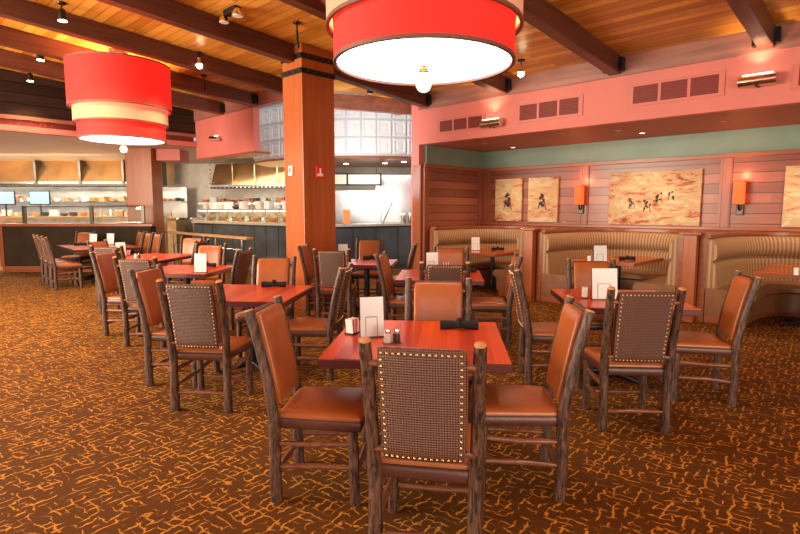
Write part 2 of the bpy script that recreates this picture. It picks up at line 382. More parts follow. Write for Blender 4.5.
# sloping plank ceiling
def slab(x0, x1, d0, d1):
    return [(x0, d0), (x1, d0), (x1, d1), (x0, d1)]
cm = MB().prism(slab(-12.72, 6.5, -4.5, DL), lambda p: ceil_z(p[1]), lambda p: ceil_z(p[1]) + .1)
cm.prism(slab(-8.7, 6.5, DL, 9.1), lambda p: ceil_z(p[1]), lambda p: ceil_z(p[1]) + .1)
struct('ceiling', cm, 'ceiling_wood', rz=RA, label='sloping honey coloured plank ceiling between dark beams')
# beams
for j, sb in enumerate((1.43, 3.30, 5.20, 6.97, 8.60, 10.0, 11.35)):
    u = -sb; d1 = D0 - .03 if j < 4 else DL - .03
    h = .26; w = .17
    pts = [(u - w / 2, -4.4), (u + w / 2, -4.4), (u + w / 2, d1), (u - w / 2, d1)]
    o = MB().prism(pts, lambda p: ceil_z(p[1]) - h, lambda p: ceil_z(p[1]) - .002).build('ceiling_beam', 'beam_wood', None, rz=RA, bevel=.01)
    names = ['rightmost of the dark sloping ceiling beams, over the large wall art', 'dark sloping ceiling beam second from the right, ending above the sconces', 'dark sloping ceiling beam whose end shows just right of the nearest red drum lamp',
             'dark sloping ceiling beam carried by the big wooden pillar', 'dark sloping ceiling beam directly left of and behind the big wooden pillar', 'second dark sloping ceiling beam left of the pillar, ending on the salmon wall', 'leftmost dark sloping ceiling beam, behind the far red drum lamp']
    tag(o, names[j], 'beam', 'ceiling beams')
    zc = ceil_z(d1) - h
    for sx in (-1, 1):
        MB().box((u + sx * (w / 2 + .03), d1 - .05, zc + .13), (.06, .1, .18)).build('bracket', 'black_metal', o).matrix_parent_inverse = Matrix()
# pink wall over the booths with alcove below it
ZS = 2.84
struct('wall_right', MB().box2((-7.17, D0, ZS), (5.5, D0 + .15, 3.50)), 'salmon', rz=RA, label='salmon pink wall band above the booths')
struct('trim_1', MB().box2((-7.17, D0 - .03, 3.50), (5.5, D0 + .15, 3.785)), 'header_wood', rz=RA, label='brown wooden header board along the top of the salmon wall')
struct('wall_end', MB().box2((-7.37, D0, 0), (-7.17, D0 + 1.2, 3.70)), 'salmon_return', rz=RA, label='narrow salmon pier at the left end of the booth alcove')
struct('wall_side', MB().box2((-7.17, D0 + .01, 0), (-7.09, DB + .02, 2.44)), 'panel_wood', rz=RA, label='wood panelled left side wall of the booth alcove')
struct('wall_back', MB().box2((-7.17, DB, 0), (5.5, DB + .1, 2.44)), 'panel_wood', rz=RA, label='horizontal board panelling behind the booths')
struct('wall_green', MB().box2((-7.17, DB - .0, 2.44), (5.5, DB + .1, ZS + .05)).box2((-7.17, D0 + .16, 2.44), (-7.1, DB, ZS + .05)), 'green_paint', rz=RA, label='dull green painted band above the panelling')
struct('ceiling_soffit', MB().box2((-7.17, D0 + .15, ZS), (5.5, DB + .1, ZS + .12)), 'soffit_paint', rz=RA, label='low reddish ceiling over the booths')
struct('trim_2', MB().box2((-7.09, DB - .05, 2.40), (5.5, DB, 2.47)).box2((-7.09, D0 + .05, 2.40), (-7.04, DB, 2.47)), 'trim_wood', rz=RA, label='moulding between board panelling and green band', bevel=.006)
tz = MB()
for u in (-7.03, -4.72, -4.6, -2.30, -2.18, .1, .22):
    tz.box2((u - .012, DB - .03, .9), (u + .012, DB, 2.4))
for u in (-6.92, -4.66, -2.24, .16): tz.box2((u - .09, DB - .02, .9), (u + .09, DB, 2.4))
tz.box2((-7.09, DB - .16, .9), (-7.05, DB - .03, 2.4)); tz.box2((-7.09, D0 + .02, 0), (-7.03, D0 + .14, 2.4))
struct('trim_3', tz, 'trim_dim', rz=RA, label='upright trim boards dividing the wall panelling')
struct('trim_4', MB().box2((-7.3, D0 - .04, 0), (-7.09, D0 + .06, 2.44)), 'trim_wood_z', rz=RA, label='wooden corner post at the left end of the booths', bevel=.006)
# pink wall over the kitchen, headers
ZK = 2.79
struct('wall_kitchen', MB().box2((-12.72, DL, ZK), (-10.12, DL + .15, 3.69)), 'salmon', rz=RA, label='salmon wall band above the open kitchen')
struct('trim_5', MB().box2((-12.72, DL - .03, 3.68), (-8.6, DL + .15, 3.935)), 'header_wood', rz=RA, label='wooden header board left of the pillar')
struct('trim_6', MB().box2((-12.72, DL, ZK - .04), (-10.12, DL + .40, ZK)), 'trim_wood', rz=RA, label='wooden underside of the salmon kitchen wall')
a = Vector((-1.95, 10.5, 0)); b_ = Vector((.60, 11.5, 0)); dd = b_ - a
hb = MB().box(((a.x + b_.x) / 2, (a.y + b_.y) / 2, 3.66), (dd.length, .14, .28), rz=math.atan2(dd.y, dd.x))
struct('trim_7', hb, 'header_wood', label='wooden header board right of the pillar')
# left bulkhead with dark siding, vent strip, salmon band
UB = -12.72
struct('wall_left', MB().box2((UB - .15, 0.0, 3.35), (UB, DL + .1, 4.42)), 'dark_siding', rz=RA, label='dark board siding high on the left wall')
struct('trim_8', MB().box2((UB - .15, 0.0, 3.30), (UB + .03, DL - .01, 3.37)), 'header_wood_y', rz=RA, label='salmon ledge above the vent strip')
struct('wall_left_band', MB().box2((UB - .15, 0.0, 3.07), (UB + .04, DL - .01, 3.18)), 'salmon', rz=RA, label='salmon band under the vent strip')
vg = empty('vent_strip', rw(UB, 3.0, 3.18), RA, 'long louvred vent strip under the dark siding at upper left', 'vent')
MB().box2((-.14, -3.15, 0), (-.01, 3.15, .12)).build('backing', 'vent_red', vg)
lv = MB()
for k in range(126): lv.box((.005, -3.13 + k * .05, .06), (.02, .015, .11))
lv.build('louvre', 'vent_red', vg)
# kitchen enclosure
struct('ceiling_kitchen', MB().prism([rw(UB - .15, 0)[:2], rw(UB - .15, DL + .15)[:2], rw(-11.7, DL + .15)[:2], (-4.25, 15.05), (-1.9, 16.0), (.6, 16.4), (1.6, 16.8), (1.6, 19.2), (-20, 19.2), (-20, 6)], 3.13, 3.23), 'kitchen_ceiling', label='pale plaster ceiling of the kitchen')
struct('wall_far', MB().box2((-20, 18.6, 0), (1.6, 18.8, 3.2)), 'kitchen_wall', label='light wall at the back of the kitchen')
struct('floor_kitchen', MB().box2((-18, 13.75, 0), (1.2, 18.6, .012)), 'tile_floor', label='reddish tiled kitchen floor')
struct('wall_kitchen_side', MB().box2((.75, 13.4, 0), (.95, 18.6, 3.2)), 'steel', label='steel clad wall at the right end of the kitchen')

# ------------------------------------------------------------------ pillars
PW, PL = .50, .62
_c = Vector((-1.46, 8.2, 0)); PU = _c.x * math.cos(-RA) - _c.y * math.sin(-RA); PD = _c.x * math.sin(-RA) + _c.y * math.cos(-RA)
PU -= PW / 2; PD += PL / 2   # corner nearest the camera is the +x, -y one
pc = rw(PU, PD)
p = empty('wooden_pillar', (pc.x, pc.y, 0), RA, 'large square wooden pillar with black metal bands at the top, beside the central dining tables', 'pillar')
MB().box2((-PW / 2, -PL / 2, .0), (PW / 2, PL / 2, ceil_z(PD) - .0)).build('shaft', 'pillar_wood', p, bevel=.012)
MB().box2((-PW / 2 - .025, -PL / 2 - .025, 0), (PW / 2 + .025, PL / 2 + .025, .16)).build('plinth', 'trim_wood', p, bevel=.01)
for z in (3.58, 3.795):
    bd = MB().box2((-PW / 2 - .012, -PL / 2 - .012, z), (PW / 2 + .012, PL / 2 + .012, z + .078)).build('metal_band', 'black_metal', p)
    bl = MB()
    for t in (-.2, -.07, .07, .2):
        bl.ball((t, -PL / 2 - .014, z + .042), .014, 8, 4); bl.ball((PW / 2 + .014, t, z + .042), .014, 8, 4)
    bl.build('bolt', 'steel_dark', bd, smooth=True)
fa = empty('fire_alarm', rw(PU + PW / 2 + .001, PD - .02) + Vector((0, 0, 2.04)), RA, 'small red fire alarm pull station on the big pillar', 'fire alarm')
MB().box2((-.005, -.07, 0), (.035, .07, .19)).build('housing', 'red_plastic', fa, bevel=.005)
MB().box2((.035, -.05, .03), (.045, .05, .07)).box2((.035, -.012, .07), (.045, .012, .15)).build('handle', 'white', fa)
tb = empty('thermostat', rw(PU - .06, PD - PL / 2 - .001) + Vector((0, 0, 2.08)), RA, 'small white wall control on the left face of the big pillar', 'thermostat')
MB().box2((-.05, -.025, 0), (.05, .002, .15)).build('housing', 'white', tb, bevel=.005)
MB().box2((-.03, -.03, .05), (.03, -.02, .12)).build('cover', 'steel', tb)

p2 = empty('wooden_pillar', (-6.75, 14.3, 0), 0, 'plain brown wooden pillar at the right end of the low partition, behind the far red lamp', 'pillar')
MB().box2((-.34, -.3, 0), (.34, .3, 3.16)).build('shaft', 'pillar_wood', p2, bevel=.01)
MB().box2((-.37, -.33, 0), (.37, .33, .15)).build('plinth', 'trim_wood', p2)
struct('wall_block', MB().box2((-6.38, 14.2, 2.84), (-5.75, 14.8, 3.16)), 'salmon', label='small salmon block between pillar and kitchen wall')

# ------------------------------------------------------------------ tin clad drum over the counter
dr = empty('tin_drum_canopy', (-1.9, 13.1, 2.84), 0, 'curved canopy clad with embossed silver tin squares above the kitchen counter', 'canopy')
def arc(t):   # three point arc: left, nearest, right
    A, B, D = Vector((-3.95, 14.75)), Vector((-2.0, 13.15)), Vector((.50, 13.35))
    # circle through them
    ax, ay, bx, by, cx, cy = A.x, A.y, B.x, B.y, D.x, D.y
    d = 2 * (ax * (by - cy) + bx * (cy - ay) + cx * (ay - by))
    ux = ((ax * ax + ay * ay) * (by - cy) + (bx * bx + by * by) * (cy - ay) + (cx * cx + cy * cy) * (ay - by)) / d
    uy = ((ax * ax + ay * ay) * (cx - bx) + (bx * bx + by * by) * (ax - cx) + (cx * cx + cy * cy) * (bx - ax)) / d
    O = Vector((ux, uy)); r = (A - O).length
    a0 = math.atan2(A.y - uy, A.x - ux) % (2 * PI); a1 = math.atan2(D.y - uy, D.x - ux) % (2 * PI)
    an = a0 + (a1 - a0) * t
    return O + Vector((math.cos(an), math.sin(an))) * r, Vector((math.cos(an), math.sin(an)))
NT = 14; base = MB(); tiles = MB()
lpos = dr.location
for i in range(NT):
    P0, n0 = arc(i / NT); P1, n1 = arc((i + 1) / NT)
    P0 = P0 - lpos.xy; P1 = P1 - lpos.xy
    nn = (n0 + n1).normalized(); back = -nn * .06
    base.prism([P0, P1, P1 + back, P0 + back], 0.0, 1.35)
    e = (P1 - P0)
    for r_ in range(3):
        z0 = .03 + r_ * .42
        def q3(s0, s1, za, zb, lift):
            A_ = P0 + e * s0; B_ = P0 + e * s1
            return [(*(A_ + nn * lift), z0 + za), (*(B_ + nn * lift), z0 + za), (*(B_ + nn * lift), z0 + zb), (*(A_ + nn * lift), z0 + zb)]
        levels = [(.04, .0), (.10, .035), (.17, .035), (.22, .008), (.30, .008), (.36, .03)]
        rings = [q3(s, 1 - s, s * .42, (1 - s) * .42, l) for s, l in levels]
        vs = [v for g in rings for v in g]; fs = []
        for g in range(len(rings) - 1):
            for k in range(4): fs.append((g * 4 + k, g * 4 + (k + 1) % 4, (g + 1) * 4 + (k + 1) % 4, (g + 1) * 4 + k))
        fs.append([(len(rings) - 1) * 4 + k for k in range(4)])
        tiles.add(vs, fs)
base.build('backing', 'tin_gap', dr); tiles.build('tin_panel', 'tin', dr)
und = [tuple(arc(i / NT)[0] + arc(i / NT)[1] * .03 - lpos.xy) for i in range(NT + 1)]
MB().prism(und + [(2.4, 2.75), (-1.9, 2.75)], -.05, 0).build('underside', 'trim_wood', dr)
for i, (x, y) in enumerate([(-1.45, 14.6), (-.4, 14.4), (.1, 14.0)]):
    cc_ = (x - dr.location.x, y - dr.location.y, -.05)
    l = MB().ring(.07, .09, -.01, 0, cc_, 20).build('recessed_light', 'chrome', dr); MB().lathe([(.07, -.004), (.07, 0)], cc_, 20).build('lens', 'bulb', l)

# ------------------------------------------------------------------ counters
def vadd(p, q): return (p[0] + q[0], p[1] + q[1])
cA, cB, cC = gp(168, 219.4, 1.2), Vector((-1.85, 12.75, 0)), Vector((.55, 14.4, 0))
cA = Vector((-6.6, 17.0, 0)); 
def counter(name, P0, P1, label, glass=True):
    L = (P1 - P0).length; ang = math.atan2(P1.y - P0.y, P1.x - P0.x)
    c = empty(name, (P0.x, P0.y, 0), ang, label, 'counter')
    MB().box2((0, .1, 0), (L, .65, 1.14)).build('body', 'counter_front', c)
    n = int(L / .55)
    for k in range(n):
        MB().box2((k * L / n + .012, .08, .12), ((k + 1) * L / n - .012, .1, 1.10)).build('front_panel', 'counter_panel', c)
    MB().box2((0, .12, 0), (L, .14, .1)).build('kick_plate', 'steel_dark', c)
    MB().box2((-.02, 0, 1.14), (L + .02, .7, 1.20)).build('countertop', 'stone_top', c, bevel=.008)
    return c, L, ang
cl, LL, la = counter('serving_counter', cA, cB - (cB - cA).normalized() * .75, 'long dark panelled serving counter left of the big pillar')
cr, LR, lr = counter('serving_counter', cB + (cC - cB).normalized() * .2, cC, 'dark panelled serving counter right of the big pillar, with pale top')
sg = empty('display_case', cl.matrix_world @ Vector((0, 0, 0)), la, 'lit glass food display case along the top of the left serving counter', 'display case')
bpy.context.view_layer.update()
sg.location = (cA.x, cA.y, 1.2); 
MB().box2((.1, .12, .34), (LL - .3, .62, .37)).build('shelf', 'stone_top', sg)
MB().box2((.1, .12, .0), (LL - .3, .62, .03)).build('base', 'steel_warm', sg)
MB().box2((.1, .60, .03), (LL - .3, .62, .34)).build('rear_panel', 'steel_warm', sg)
MB().box2((.1, .2, .315), (LL - .3, .26, .335)).build('light_strip', 'lamp_strip', sg)
x = .12
while x < LL - .3:
    MB().box2((x, .12, .03), (x + .03, .15, .34)).build('upright', 'stone_top', sg); x += .62
MB().box2((.15, .125, .03), (LL - .3, .13, .34)).build('glass_pane', 'glass', sg)
# goods inside and on top of the case
rg = random.Random(3)
def item(kind, x, y, z, ang, label, cat, group, s=1, mat='pale_goods'):
    if kind == 'bin':
        o = empty('food_bin', (x, y, z), ang, label, cat, group)
        MB().rbox((.26 * s, .2 * s, .22 * s), .02, 4, c=(0, 0, .11 * s)).build('tub', mat, o, smooth=True); MB().box((0, 0, .225 * s), (.28 * s, .22 * s, .02)).build('rim', 'white', o)
    elif kind == 'plates':
        o = MB().lathe([(.06 * s, 0), (.13 * s, .02), (.13 * s, .04), (.10 * s, .045), (.13 * s, .06), (.13 * s, .08), (.10 * s, .085), (.13 * s, .1), (.13 * s, .12), (.05, .11)], n=14).build('plate_stack', mat, None, (x, y, z)); tag(o, label, cat, group)
    elif kind == 'bottle':
        o = empty('bottle', (x, y, z), ang, label, cat, group)
        MB().lathe([(.035 * s, 0), (.04 * s, .02), (.04 * s, .15 * s), (.015 * s, .2 * s), (.015 * s, .24 * s)], n=10).build('body', mat, o, smooth=True); MB().lathe([(.018 * s, .24 * s), (.018 * s, .27 * s)], n=8).build('cap', 'red_plastic', o)
    elif kind == 'pan':
        o = MB().lathe([(.12 * s, 0), (.14 * s, .02), (.15 * s, .13 * s), (.14 * s, .13 * s), (.12 * s, .03)], n=14).build('metal_pan', 'steel', None, (x, y, z)); tag(o, label, cat, group)
    elif kind == 'bowl':
        o = MB().lathe([(.05 * s, 0), (.10 * s, .03), (.14 * s, .09), (.13 * s, .09), (.06 * s, .03)], n=14).build('bowl', mat, None, (x, y, z), smooth=True); tag(o, label, cat, group)
    return o
def along(P0, ang, x, y, z): return Vector((P0.x + x * math.cos(ang) - y * math.sin(ang), P0.y + x * math.sin(ang) + y * math.cos(ang), z))
x = .35
kk = 0
while x < LL - .5:
    q = along(cA, la, x, .36, 1.571)
    k = ['bin', 'bin', 'plates', 'bin', 'bowl', 'bin', 'bottle'][kk % 7]
    mt = ['pale_goods', 'white', 'pale_goods', 'white', 'dark_goods', 'pale_goods', 'warm_goods'][kk % 7]
    item(k, q.x, q.y, q.z, la, {'bin': 'pale food tub in the row on top of the glass display case', 'plates': 'stack of pale plates in the row on top of the glass display case', 'bowl': 'dark bowl in the row on top of the glass display case', 'bottle': 'short bottle in the row on top of the glass display case'}[k], {'bin': 'tub', 'plates': 'plates', 'bowl': 'bowl', 'bottle': 'bottle'}[k], k + ' row on the display case', .95, mt)
    q = along(cA, la, x + .12, .38, 1.231)
    item('pan' if kk % 2 else 'bowl', q.x, q.y, q.z, la, 'metal pan of food behind the display case glass' if kk % 2 else 'bowl of warm coloured food behind the display case glass', 'pan' if kk % 2 else 'bowl', 'food inside the display case' if kk % 2 else 'bowls inside the display case', .95, 'orange_goods' if kk % 4 == 0 else 'warm_goods')
    x += .42; kk += 1
# right counter: pots, cutting board, squeeze tool
for i, px in enumerate((403.5, 411.0)):
    dep = 13.9; X = (px - 400) / F * dep
    o = empty('steel_pot', (X, dep + .35, 1.201), 0, ['steel pot at the right end of the counter, left of its twin', 'rightmost steel pot on the counter, against the salmon pier'][i], 'pot', 'steel pots on the right counter')
    MB().lathe([(.075, 0), (.08, .01), (.08, .26), (.07, .26), (.07, .02)], n=18).build('body', 'steel', o, smooth=True); MB().ring(.078, .086, .24, .26, n=18).build('rim', 'chrome', o)
o = MB().box2((-.09, -.015, 0), (.09, .015, .36)).build('cutting_board', 'orange_goods', None, (-1.35, 13.55, 1.201), bevel=.02); tag(o, 'orange wooden cutting board standing on the counter just right of the big pillar', 'cutting board')
o = MB().tube([(0, 0, 0), (.25, 0, .55)], .012, 8).build('stirring_paddle', 'dark_goods', None, (-.45, 13.95, 1.201)); tag(o, 'dark long-handled paddle leaning over the right counter', 'paddle')

# ------------------------------------------------------------------ half wall at left with rail
hw = empty('low_partition', (-8.05, 13.4, 0), 0, 'dark low partition wall with wooden cap behind the long banquet table at left', 'partition')
MB().box2((-1.95, .03, .12), (1.80, .33, 1.14)).build('body', 'half_wall_front', hw)
MB().box2((-2.0, 0, 1.14), (1.86, .38, 1.21)).build('cap', 'trim_wood', hw, bevel=.01)
MB().box2((-1.97, .01, 0), (1.82, .35, .14)).build('plinth', 'trim_wood', hw)
MB().box2((-2.0, .0, .12), (-1.9, .35, 1.14)).build('corner_post', 'trim_wood_z', hw)
gr = empty('glass_screen', (-8.05, 13.6, 1.21), 0, 'glass screen with dark posts standing on the low partition', 'screen')
for x in (-1.45, .25, 1.55): MB().box2((x - .045, -.03, 0), (x + .045, .03, .46)).build('post', 'steel_dark', gr, bevel=.01)
MB().box2((-1.45, -.008, .04), (.25, .008, .42)).build('glass_pane', 'glass', gr); MB().box2((.25, -.008, .04), (1.55, .008, .42)).build('glass_pane', 'glass', gr)
MB().tube([(-1.5, 0, .44), (1.6, 0, .44)], .014, 8).build('rail', 'steel_dark', gr)
MB().box2((-1.4, -.02, .02), (1.5, .02, .04)).build('channel', 'chrome', gr)
o = MB().box2((0, 0, 0), (1.6, .06, 1.2)).build('wooden_screen', 'light_wood', None, (-12.4, 15.0, 0)); tag(o, 'pale wooden panel at the far left edge behind the low partition', 'panel')

# left kitchen: hoods
def hood(x0, x1, y, z0, z1, label, ang=0, dep=1.0):
    o = empty('range_hood', (x0, y, z0), ang, label, 'range hood', 'steel range hoods')
    w = x1 - x0
    MB().add([(0, 0, .12), (w, 0, .12), (w, .28, z1 - z0), (0, .28, z1 - z0), (0, dep, .12), (w, dep, .12), (w, dep, z1 - z0), (0, dep, z1 - z0)],
             [(0, 1, 2, 3), (5, 4, 7, 6), (4, 0, 3, 7), (1, 5, 6, 2), (3, 2, 6, 7), (4, 5, 1, 0)]).build('canopy', 'hood_steel', o)
    MB().box2((0, -.02, 0), (w, .1, .06)).build('lower_rail', 'steel_dark', o)
    MB().box2((0, 0, .06), (w, dep, .12)).build('filter_tray', 'steel', o)
    MB().box2((w - .05, -.04, 0), (w + .02, .3, z1 - z0)).build('divider', 'steel_dark', o)
    MB().box2((.1, .3, .03), (w - .1, .5, .058)).build('hood_light', 'lamp_strip', o)
    return o
hl = ['leftmost steel range hood over the kitchen line', 'second steel range hood from the left over the kitchen line', 'third steel range hood, half behind the glow of the far red lamp', 'last narrow steel range hood beside the brown pillar']
for i, (a_, b2) in enumerate([(-14.6, -11.62), (-11.6, -10.2), (-10.18, -8.82), (-8.80, -7.6)]): hood(a_, b2, 17.3, 2.33, 3.14, hl[i])
ch = hood(0, 3.1, 0, 2.22, 3.0, 'copper toned range hood above the middle of the kitchen, left of the big pillar', 0, .9)
ch.children[0].data.materials[0] = MATS['hood_bronze']; ch.location = (-5.85, 16.75, 2.2); ch.rotation_euler.z = R(-14)
for k in range(3): MB().box2((.75 * (k + 1) - .01, -.012, .1), (.75 * (k + 1) + .01, .02, .8)).build('seam', 'brass', ch)
tr = MB()
for k in range(22): tr.ball((.07 + k * .14, -.03, .03), .028, 6, 4)
for k in range(6): tr.ball((0, -.03, .03 + k * .14), .028, 6, 4)
tr.build('rivet_trim', 'chrome', ch)
# back line: counters, shelves, goods
kl = empty('kitchen_line', (-11.3, 17.0, 0), 0, 'steel cooking line under the row of range hoods', 'counter')
MB().box2((-3.3, 0, .02), (4.2, .9, 1.25)).build('cabinet', 'steel_warm', kl); MB().box2((-3.35, -.05, 1.25), (4.25, .95, 1.30)).build('worktop', 'chrome', kl)
MB().box2((-3.3, .95, 1.3), (4.2, 1.0, 2.3)).build('backsplash', 'steel', kl)
MB().box2((-3.3, .5, 1.80), (4.2, .95, 1.83)).build('pass_shelf', 'chrome', kl)
kc = empty('kitchen_line', (-4.5, 17.6, 0), 0, 'steel prep line at the back of the middle kitchen', 'counter')
MB().box2((-2.3, 0, .02), (4.9, .8, 1.25)).build('cabinet', 'steel', kc); MB().box2((-2.35, -.05, 1.25), (4.95, .85, 1.30)).build('worktop', 'chrome', kc)
MB().box2((-2.3, .5, 1.75), (2.5, .85, 1.78)).build('pass_shelf', 'chrome', kc)
kp = empty('pass_counter', (-9.9, 15.3, 0), 0, 'steel pass counter between the low partition and the cooking line', 'counter')
MB().box2((-3.2, 0, .02), (3.0, .6, 1.33)).build('cabinet', 'steel_warm', kp); MB().box2((-3.2, -.05, 1.33), (3.0, .65, 1.37)).build('worktop', 'light_wood', kp)
cnt = 0
for (x0, x1, y, z, dens) in [(-12.9, -7.1, 15.75, 1.371, .23), (-14.3, -7.3, 17.75, 1.831, .27), (-14.3, -7.3, 17.3, 1.301, .33), (-6.6, -2.1, 18.3, 1.781, .25), (-6.6, .2, 17.85, 1.301, .26)]:
    x = x0; fl = rg.random()
    while x < x1:
        k = rg.choice(['bin', 'bowl', 'plates', 'bottle', 'pan', 'plates', 'bin']); s = rg.uniform(.72, .9)
        mt = rg.choice(['pale_goods', 'warm_goods', 'white', 'warm_goods', 'orange_goods', 'dark_goods'])
        where = {15.75: 'on the pass counter behind the glass screen', 17.75: 'on the shelf under the left range hoods', 17.3: 'on the cooking line worktop at the left', 18.3: 'on the shelf at the back of the middle kitchen', 17.85: 'on the prep worktop of the middle kitchen'}[y]
        word = {'bin': 'tub', 'bowl': 'bowl', 'plates': 'stack of plates', 'bottle': 'bottle', 'pan': 'steel pan'}[k]
        cname = {'pale_goods': 'cream', 'warm_goods': 'brownish', 'white': 'white', 'orange_goods': 'orange', 'dark_goods': 'dark'}[mt]
        lab = ('small ' + word + ' ' + where) if k == 'pan' else ('small ' + cname + ' ' + word + ' ' + where)
        item(k, x, y, z, rg.uniform(-.2, .2), lab, word.split(' of ')[0], lab.replace('small ', '') + 's', s, mt)
        x += max(.275, dens + rg.uniform(.0, .06)); cnt += 1
for i, px in enumerate((9, 43.5)):
    X = (px - 400) / F * 15.45
    o = empty('order_monitor', (X, 15.4, 1.70), 0, ['blue lit kitchen monitor at the left edge of the photo', 'blue lit kitchen monitor second from the left edge'][i], 'monitor', 'kitchen monitors')
    MB().box2((-.29, 0, 0), (.29, .05, .39)).build('housing', 'black_metal', o, bevel=.01); MB().box2((-.265, -.004, .03), (.265, .0, .365)).build('screen', 'screen', o)
    MB().tube([(0, .03, .02), (0, .03, -.33)], .025, 8).box2((-.12, -.06, -.33), (.12, .12, -.315)).build('stand', 'black_metal', o)
# right kitchen: fridge door, overhead rack
o = empty('steel_refrigerator', (-.2, 15.6, .012), 0, 'tall bright steel refrigerator at the right end of the kitchen', 'refrigerator')
MB().box2((-.5, 0, .0), (.85, .8, 2.55)).build('body', 'steel', o, bevel=.01); MB().box2((-.47, -.03, .1), (.17, 0, 2.2)).build('door', 'steel', o, bevel=.01); MB().box2((.19, -.03, .1), (.83, 0, 2.2)).build('door', 'steel', o, bevel=.01)
MB().tube([(.12, -.06, 1.0), (.12, -.06, 1.9)], .014, 8).build('handle', 'steel', o)
o = empty('overhead_rack', (-1.35, 14.9, 2.22), 0, 'dark framed overhead rack with pale panels right of the big pillar', 'rack')
fr = MB()
for x in (-1.1, -.1, .82): fr.box2((x - .025, -.02, 0), (x + .025, .02, .34))
fr.box2((-1.1, -.02, 0), (.82, .02, .04)).box2((-1.1, -.02, .30), (.82, .02, .34)); fr.build('frame', 'black_metal', o)
MB().box2((-1.08, .0, .04), (.8, .015, .3)).build('panel', 'pale_goods', o)
for x in (-1.0, .7): MB().tube([(x, 0, .34), (x, 0, .555)], .012, 6).build('hanging_rod', 'black_metal', o)
o = MB().box2((-1.05, 0, .95), (.65, .06, 2.1)).build('steel_screen', 'steel', None, (-1.2, 15.35, 0)); tag(o, 'brushed steel splash screen right behind the pillar in the kitchen', 'screen')
o['label'] = 'brushed steel splash screen behind the right serving counter'
MB().box2((-1.05, 0, 0), (-.98, .06, .95)).box2((.58, 0, 0), (.65, .06, .95)).build('leg', 'steel', o)

# handrail / tray slide
e0, e1 = Vector((-3.05, 10.85, 0)), Vector((-6.1, 14.1, 0)); L_ = (e1 - e0).length; an = math.atan2((e1 - e0).y, (e1 - e0).x)
o = empty('waiting_rail', e0, an, 'long narrow wooden rail on thin metal legs in front of the serving counter', 'rail')
MB().box2((0, -.09, .95), (L_, .09, 1.0)).build('rail_top', 'light_wood', o, bevel=.01)
for x in (.35, 1.6, 2.85, 4.1):
    MB().tube([(x, 0, 0), (x, 0, .95)], .018, 8).build('leg', 'chrome', o)
MB().tube([(.35, 0, .72), (4.1, 0, .72)], .01, 6).build('crossbar', 'chrome', o)

